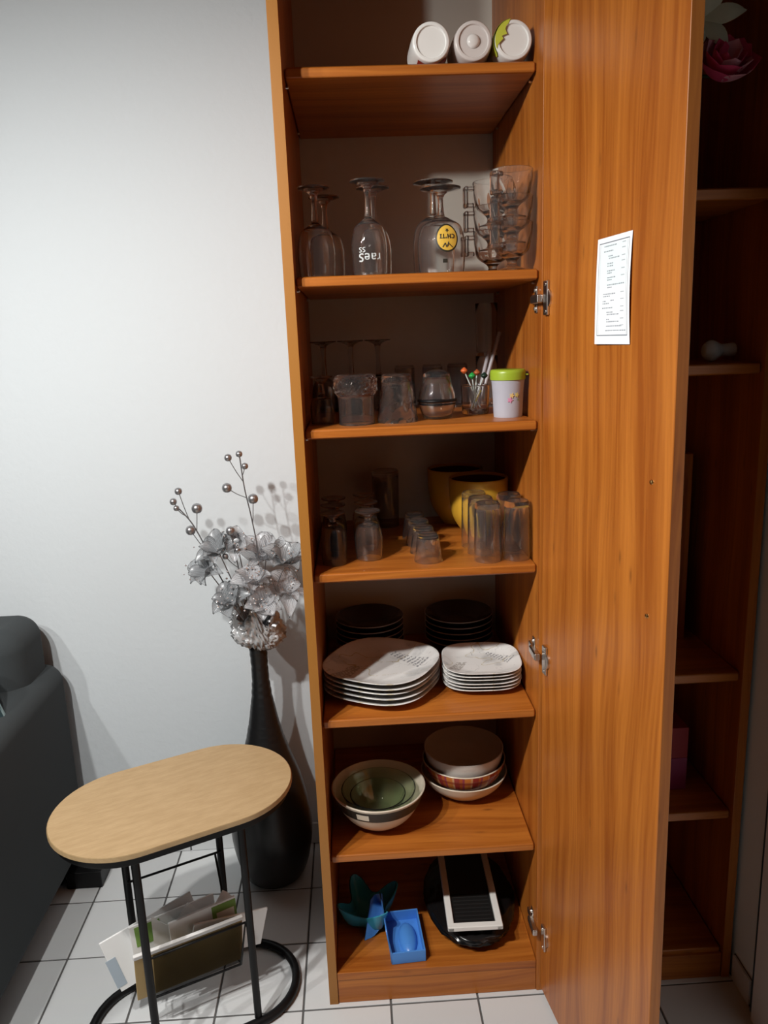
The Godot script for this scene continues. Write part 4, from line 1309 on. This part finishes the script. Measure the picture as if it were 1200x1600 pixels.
func row_bowls() -> void:
	var y: float = S[6] + 0.0003
	var c := Vector3(0.1355, y, -0.142)
	var t := thing("mixing_bowl", "cream mixing bowl with a black band under its rim, left on the sixth shelf", "bowl", c, 0.3)
	var o := curve([Vector2(0.043, 0.0), Vector2(0.048, 0.003), Vector2(0.078, 0.028), Vector2(0.098, 0.06), Vector2(0.104, 0.078), Vector2(0.1105, 0.0935)], 6)
	part("body", MB.new().lathe(vessel(o, 0.0035, 0.005), 64, 50), M.bone, t)
	part("black_band", MB.new().lathe([Vector2(0.0990, 0.0605), Vector2(0.1052, 0.078), Vector2(0.1085, 0.0875), Vector2(0.1068, 0.0875), Vector2(0.1038, 0.078), Vector2(0.0976, 0.0605), Vector2(0.0990, 0.0605)], 64, 50), M.ink, t)
	part("white_label", MB.new().grid(10, 3, func(u: float, v: float) -> Vector3:
		var a := lerpf(2.12, 2.40, u)
		var q := Vector2(0.1010, 0.0655).lerp(Vector2(0.1062, 0.0815), v)
		return Vector3(cos(a) * (q.x + 0.0008), q.y, sin(a) * (q.x + 0.0008))), M.bone, t)
	# two glass bowls nested inside it
	var gp := func(r: float, h: float, flute: float) -> MB:
		var pr := vessel(curve([Vector2(r * 0.5, 0.0), Vector2(r * 0.6, 0.003), Vector2(r * 0.85, h * 0.5), Vector2(r, h)], 6), 0.0025, 0.004)
		var n := pr.size()
		return MB.new().grid(96, n - 1, func(u: float, v: float) -> Vector3:
			var p: Vector2 = pr[clampi(roundi(v * (n - 1)), 0, n - 1)]
			var f := 1.0 + flute * sin(u * TAU * 24.0) * clampf(p.y / h, 0, 1) * clampf(1.6 - 1.6 * p.y / h, 0, 1)
			return Vector3(p.x * f * cos(u * TAU), p.y, p.x * f * sin(u * TAU)), true, true)
	var gl := glass(Color(0.92, 0.96, 0.89), 0.01)
	solo("glass_bowl", gp.call(0.088, 0.066, 0.012), gl, "larger fluted glass bowl nested inside the cream mixing bowl", "bowl", c + Vector3(0, 0.0195, 0))
	solo("glass_bowl", gp.call(0.066, 0.046, 0.02), gl, "smaller fluted glass bowl nested inside the larger glass bowl", "bowl", c + Vector3(-0.002, 0.026, 0.002))
	# three bowls stacked on the right
	var b := Vector3(0.3535, y, -0.25)
	solo("white_bowl", MB.new().lathe(vessel(curve([Vector2(0.055, 0.0), Vector2(0.06, 0.003), Vector2(0.092, 0.03), Vector2(0.1075, 0.058)], 6), 0.003, 0.005), 56, 50), M.bone, "wide white bowl at the bottom of the stack of three, sixth shelf", "bowl", b)
	var plaid := paint(256, 64, func(u: float, v: float) -> Color:
		var a := fposmod(u * 14.0, 1.0)
		var col := lin(0.42, 0.10, 0.025)
		if a < 0.3: col = lin(0.30, 0.035, 0.03)
		elif a < 0.42: col = lin(0.58, 0.33, 0.16)
		elif a < 0.75: col = lin(0.55, 0.19, 0.04)
		elif a < 0.85: col = lin(0.30, 0.05, 0.09)
		var w := fposmod(v * 9.0, 1.0)
		if w > 0.72: col = col.lerp(lin(0.20, 0.03, 0.02), 0.55)
		return col)
	var pm := mat(Color.WHITE, 0.22)
	pm.albedo_texture = plaid
	var pb := thing("plaid_bowl", "orange and red plaid bowl in the middle of the stack, sixth shelf", "bowl", b + Vector3(0, 0.024, 0))
	var po := curve([Vector2(0.05, 0.0), Vector2(0.055, 0.003), Vector2(0.085, 0.025), Vector2(0.0995, 0.052), Vector2(0.103, 0.066)], 6)
	part("body", MB.new().lathe(vessel(po, 0.003, 0.005), 56, 50), pm, pb)
	var ring := []
	for i in 56: ring.append(Vector3(cos(TAU * i / 56) * 0.1018, 0.067, sin(TAU * i / 56) * 0.1018))
	part("pale_rim", MB.new().tube(ring, 0.0018, 6, true), M.bone, pb)
	solo("grey_bowl", MB.new().lathe(vessel(curve([Vector2(0.05, 0.0), Vector2(0.056, 0.003), Vector2(0.086, 0.03), Vector2(0.096, 0.06), Vector2(0.0985, 0.075)], 6), 0.003, 0.005), 56, 50), mat(lin(0.60, 0.58, 0.54), 0.25), "deep greyish-white bowl on top of the stack, sixth shelf", "bowl", b + Vector3(0, 0.045, 0))
	var cupm := MB.new().lathe(vessel(curve([Vector2(0.018, 0.0), Vector2(0.024, 0.01), Vector2(0.026, 0.05)], 4), 0.003, 0.004), 30, 50)
	solo("small_cup", cupm, mat(lin(0.30, 0.30, 0.33), 0.3), "small grey cup in the shade to the right of the bowl stack, sixth shelf", "cup", Vector3(0.442, y, -0.39))

func row_bottom() -> void:
	var y: float = S[7] + 0.0003
	var blue := mat(lin(0.075, 0.27, 0.72), 0.35)
	var t := thing("blue_scoop", "bright blue plastic scoop with an upright fin at the front of the bottom shelf", "plastic scoop", Vector3(0.187, y, -0.017), 0.06)
	var w := 0.080
	var l := 0.135
	var base := MB.new()
	base.box(Vector3(0, 0.002, -l / 2), Vector3(w, 0.004, l), 0.001)
	base.box(Vector3(0, 0.0165, -0.002), Vector3(w, 0.028, 0.004), 0.0012)
	base.box(Vector3(w / 2 - 0.002, 0.0165, -l / 2), Vector3(0.004, 0.028, l - 0.004), 0.0012)
	base.box(Vector3(0, 0.0165, -l + 0.002), Vector3(w, 0.028, 0.004), 0.0012)
	part("tray", base, blue, t)
	part("side_wall", MB.new().sheet(8, 6, func(u: float, v: float) -> Vector3:
		var z := -l * u
		var hh := 0.030 + 0.055 * smoothstep(0.3, 0.95, u)
		return Vector3(-w / 2 - 0.012 * v * u, 0.004 + hh * v, z), 0.003), blue, t)
	part("hump", MB.new().grid(16, 10, func(u: float, v: float) -> Vector3:
		var a := u * TAU
		var r := cos(v * PI / 2)
		return Vector3(0.006 + cos(a) * r * 0.022, 0.004 + 0.018 * sin(v * PI / 2), -0.068 + sin(a) * r * 0.05), true, true), blue, t)
	var fin := part("fin", MB.new().sheet(6, 8, func(u: float, v: float) -> Vector3:
		var ww := lerpf(0.052, 0.03, v)
		var low := 0.0 if u < 0.45 else 0.024 * (u - 0.45) / 0.55
		return Vector3(-w / 2 - 0.005 - ww * (1.0 - u), low + (0.078 - low) * v - 0.02 * v * absf(u - 0.4), -l * 0.62 - 0.05 * v - 0.02 * u), 0.004), blue, t)
	var teal := mat(lin(0.05, 0.42, 0.62), 0.22)
	var tt := thing("teal_bowl", "dark teal plastic bowl with pointed corners behind the blue scoop", "bowl", Vector3(0.098, y, -0.165), 0.45)
	part("body", MB.new().sheet(64, 10, func(u: float, v: float) -> Vector3:
		var th := u * TAU
		var p4 := pow(absf(cos(th * 2.0)), 3.0)
		var r := 0.012 + (0.022 + 0.014 * p4) * smoothstep(0.0, 0.25, v) + v * (0.012 + 0.022 * p4)
		return Vector3(cos(th) * r, 0.0018 + (0.038 + 0.032 * p4) * pow(v, 1.5), sin(th) * r), 0.003), teal, tt)
	part("base", MB.new().lathe([Vector2(0, 0), Vector2(0.03, 0), Vector2(0.033, 0.004), Vector2(0, 0.004)], 30), teal, tt)
	# black shiny plastic bag with a white-framed black tray lying on it
	var cn := noise(17, 1.0, 3)
	var bag := mat(lin(0.006, 0.006, 0.0065), 0.2)
	solo("plastic_bag", MB.new().grid(72, 26, func(u: float, v: float) -> Vector3:
		var th := u * TAU
		var ph := v * PI
		var d := Vector3(cos(th) * sin(ph), -cos(ph), sin(th) * sin(ph))
		var n := cn.get_noise_3d(d.x * 2.2, d.y * 9.0, d.z * 2.2)
		var n2 := cn.get_noise_3d(d.x * 6.0 + 20.0, d.y * 14.0, d.z * 6.0)
		var rr := pow(sin(ph), 0.55) * (1.0 + 0.06 * n + 0.03 * n2)
		return Vector3(cos(th) * rr * 0.112, 0.028 * (1.0 - cos(ph)) * (0.96 + 0.10 * n2 * sin(ph)), sin(th) * rr * 0.17), true, true), bag, "shiny black plastic bag lying folded on the bottom shelf", "bag", Vector3(0.352, y, -0.195))
	var f := thing("framed_tray", "white-framed black tray lying on the shiny black bag, bottom shelf", "tray", Vector3(0.345, y + 0.062, -0.03), -0.02)
	f.rotation.x = deg_to_rad(1.5)
	var fw := mat(lin(0.80, 0.80, 0.77), 0.4)
	var fr := MB.new()
	for s in [-1, 1]: fr.box(Vector3(s * 0.0565, 0.0065, -0.15), Vector3(0.016, 0.013, 0.30), 0.0025)
	fr.box(Vector3(0, 0.0065, -0.0085), Vector3(0.129, 0.0128, 0.017), 0.0025)
	fr.box(Vector3(0, 0.0065, -0.293), Vector3(0.129, 0.0128, 0.014), 0.0025)
	part("frame", fr, fw, f)
	var pan := MB.new().box(Vector3(0, 0.0035, -0.151), Vector3(0.0975, 0.005, 0.27), 0.001)
	part("black_panel", pan, mat(lin(0.01, 0.01, 0.01), 0.4), f)
	var rib := MB.new()
	for k in 8: rib.box(Vector3(0, 0.0066, -0.03 - 0.012 * k), Vector3(0.085, 0.0012, 0.003), 0.0004)
	part("ribs", rib, mat(lin(0.02, 0.02, 0.02), 0.35), f)
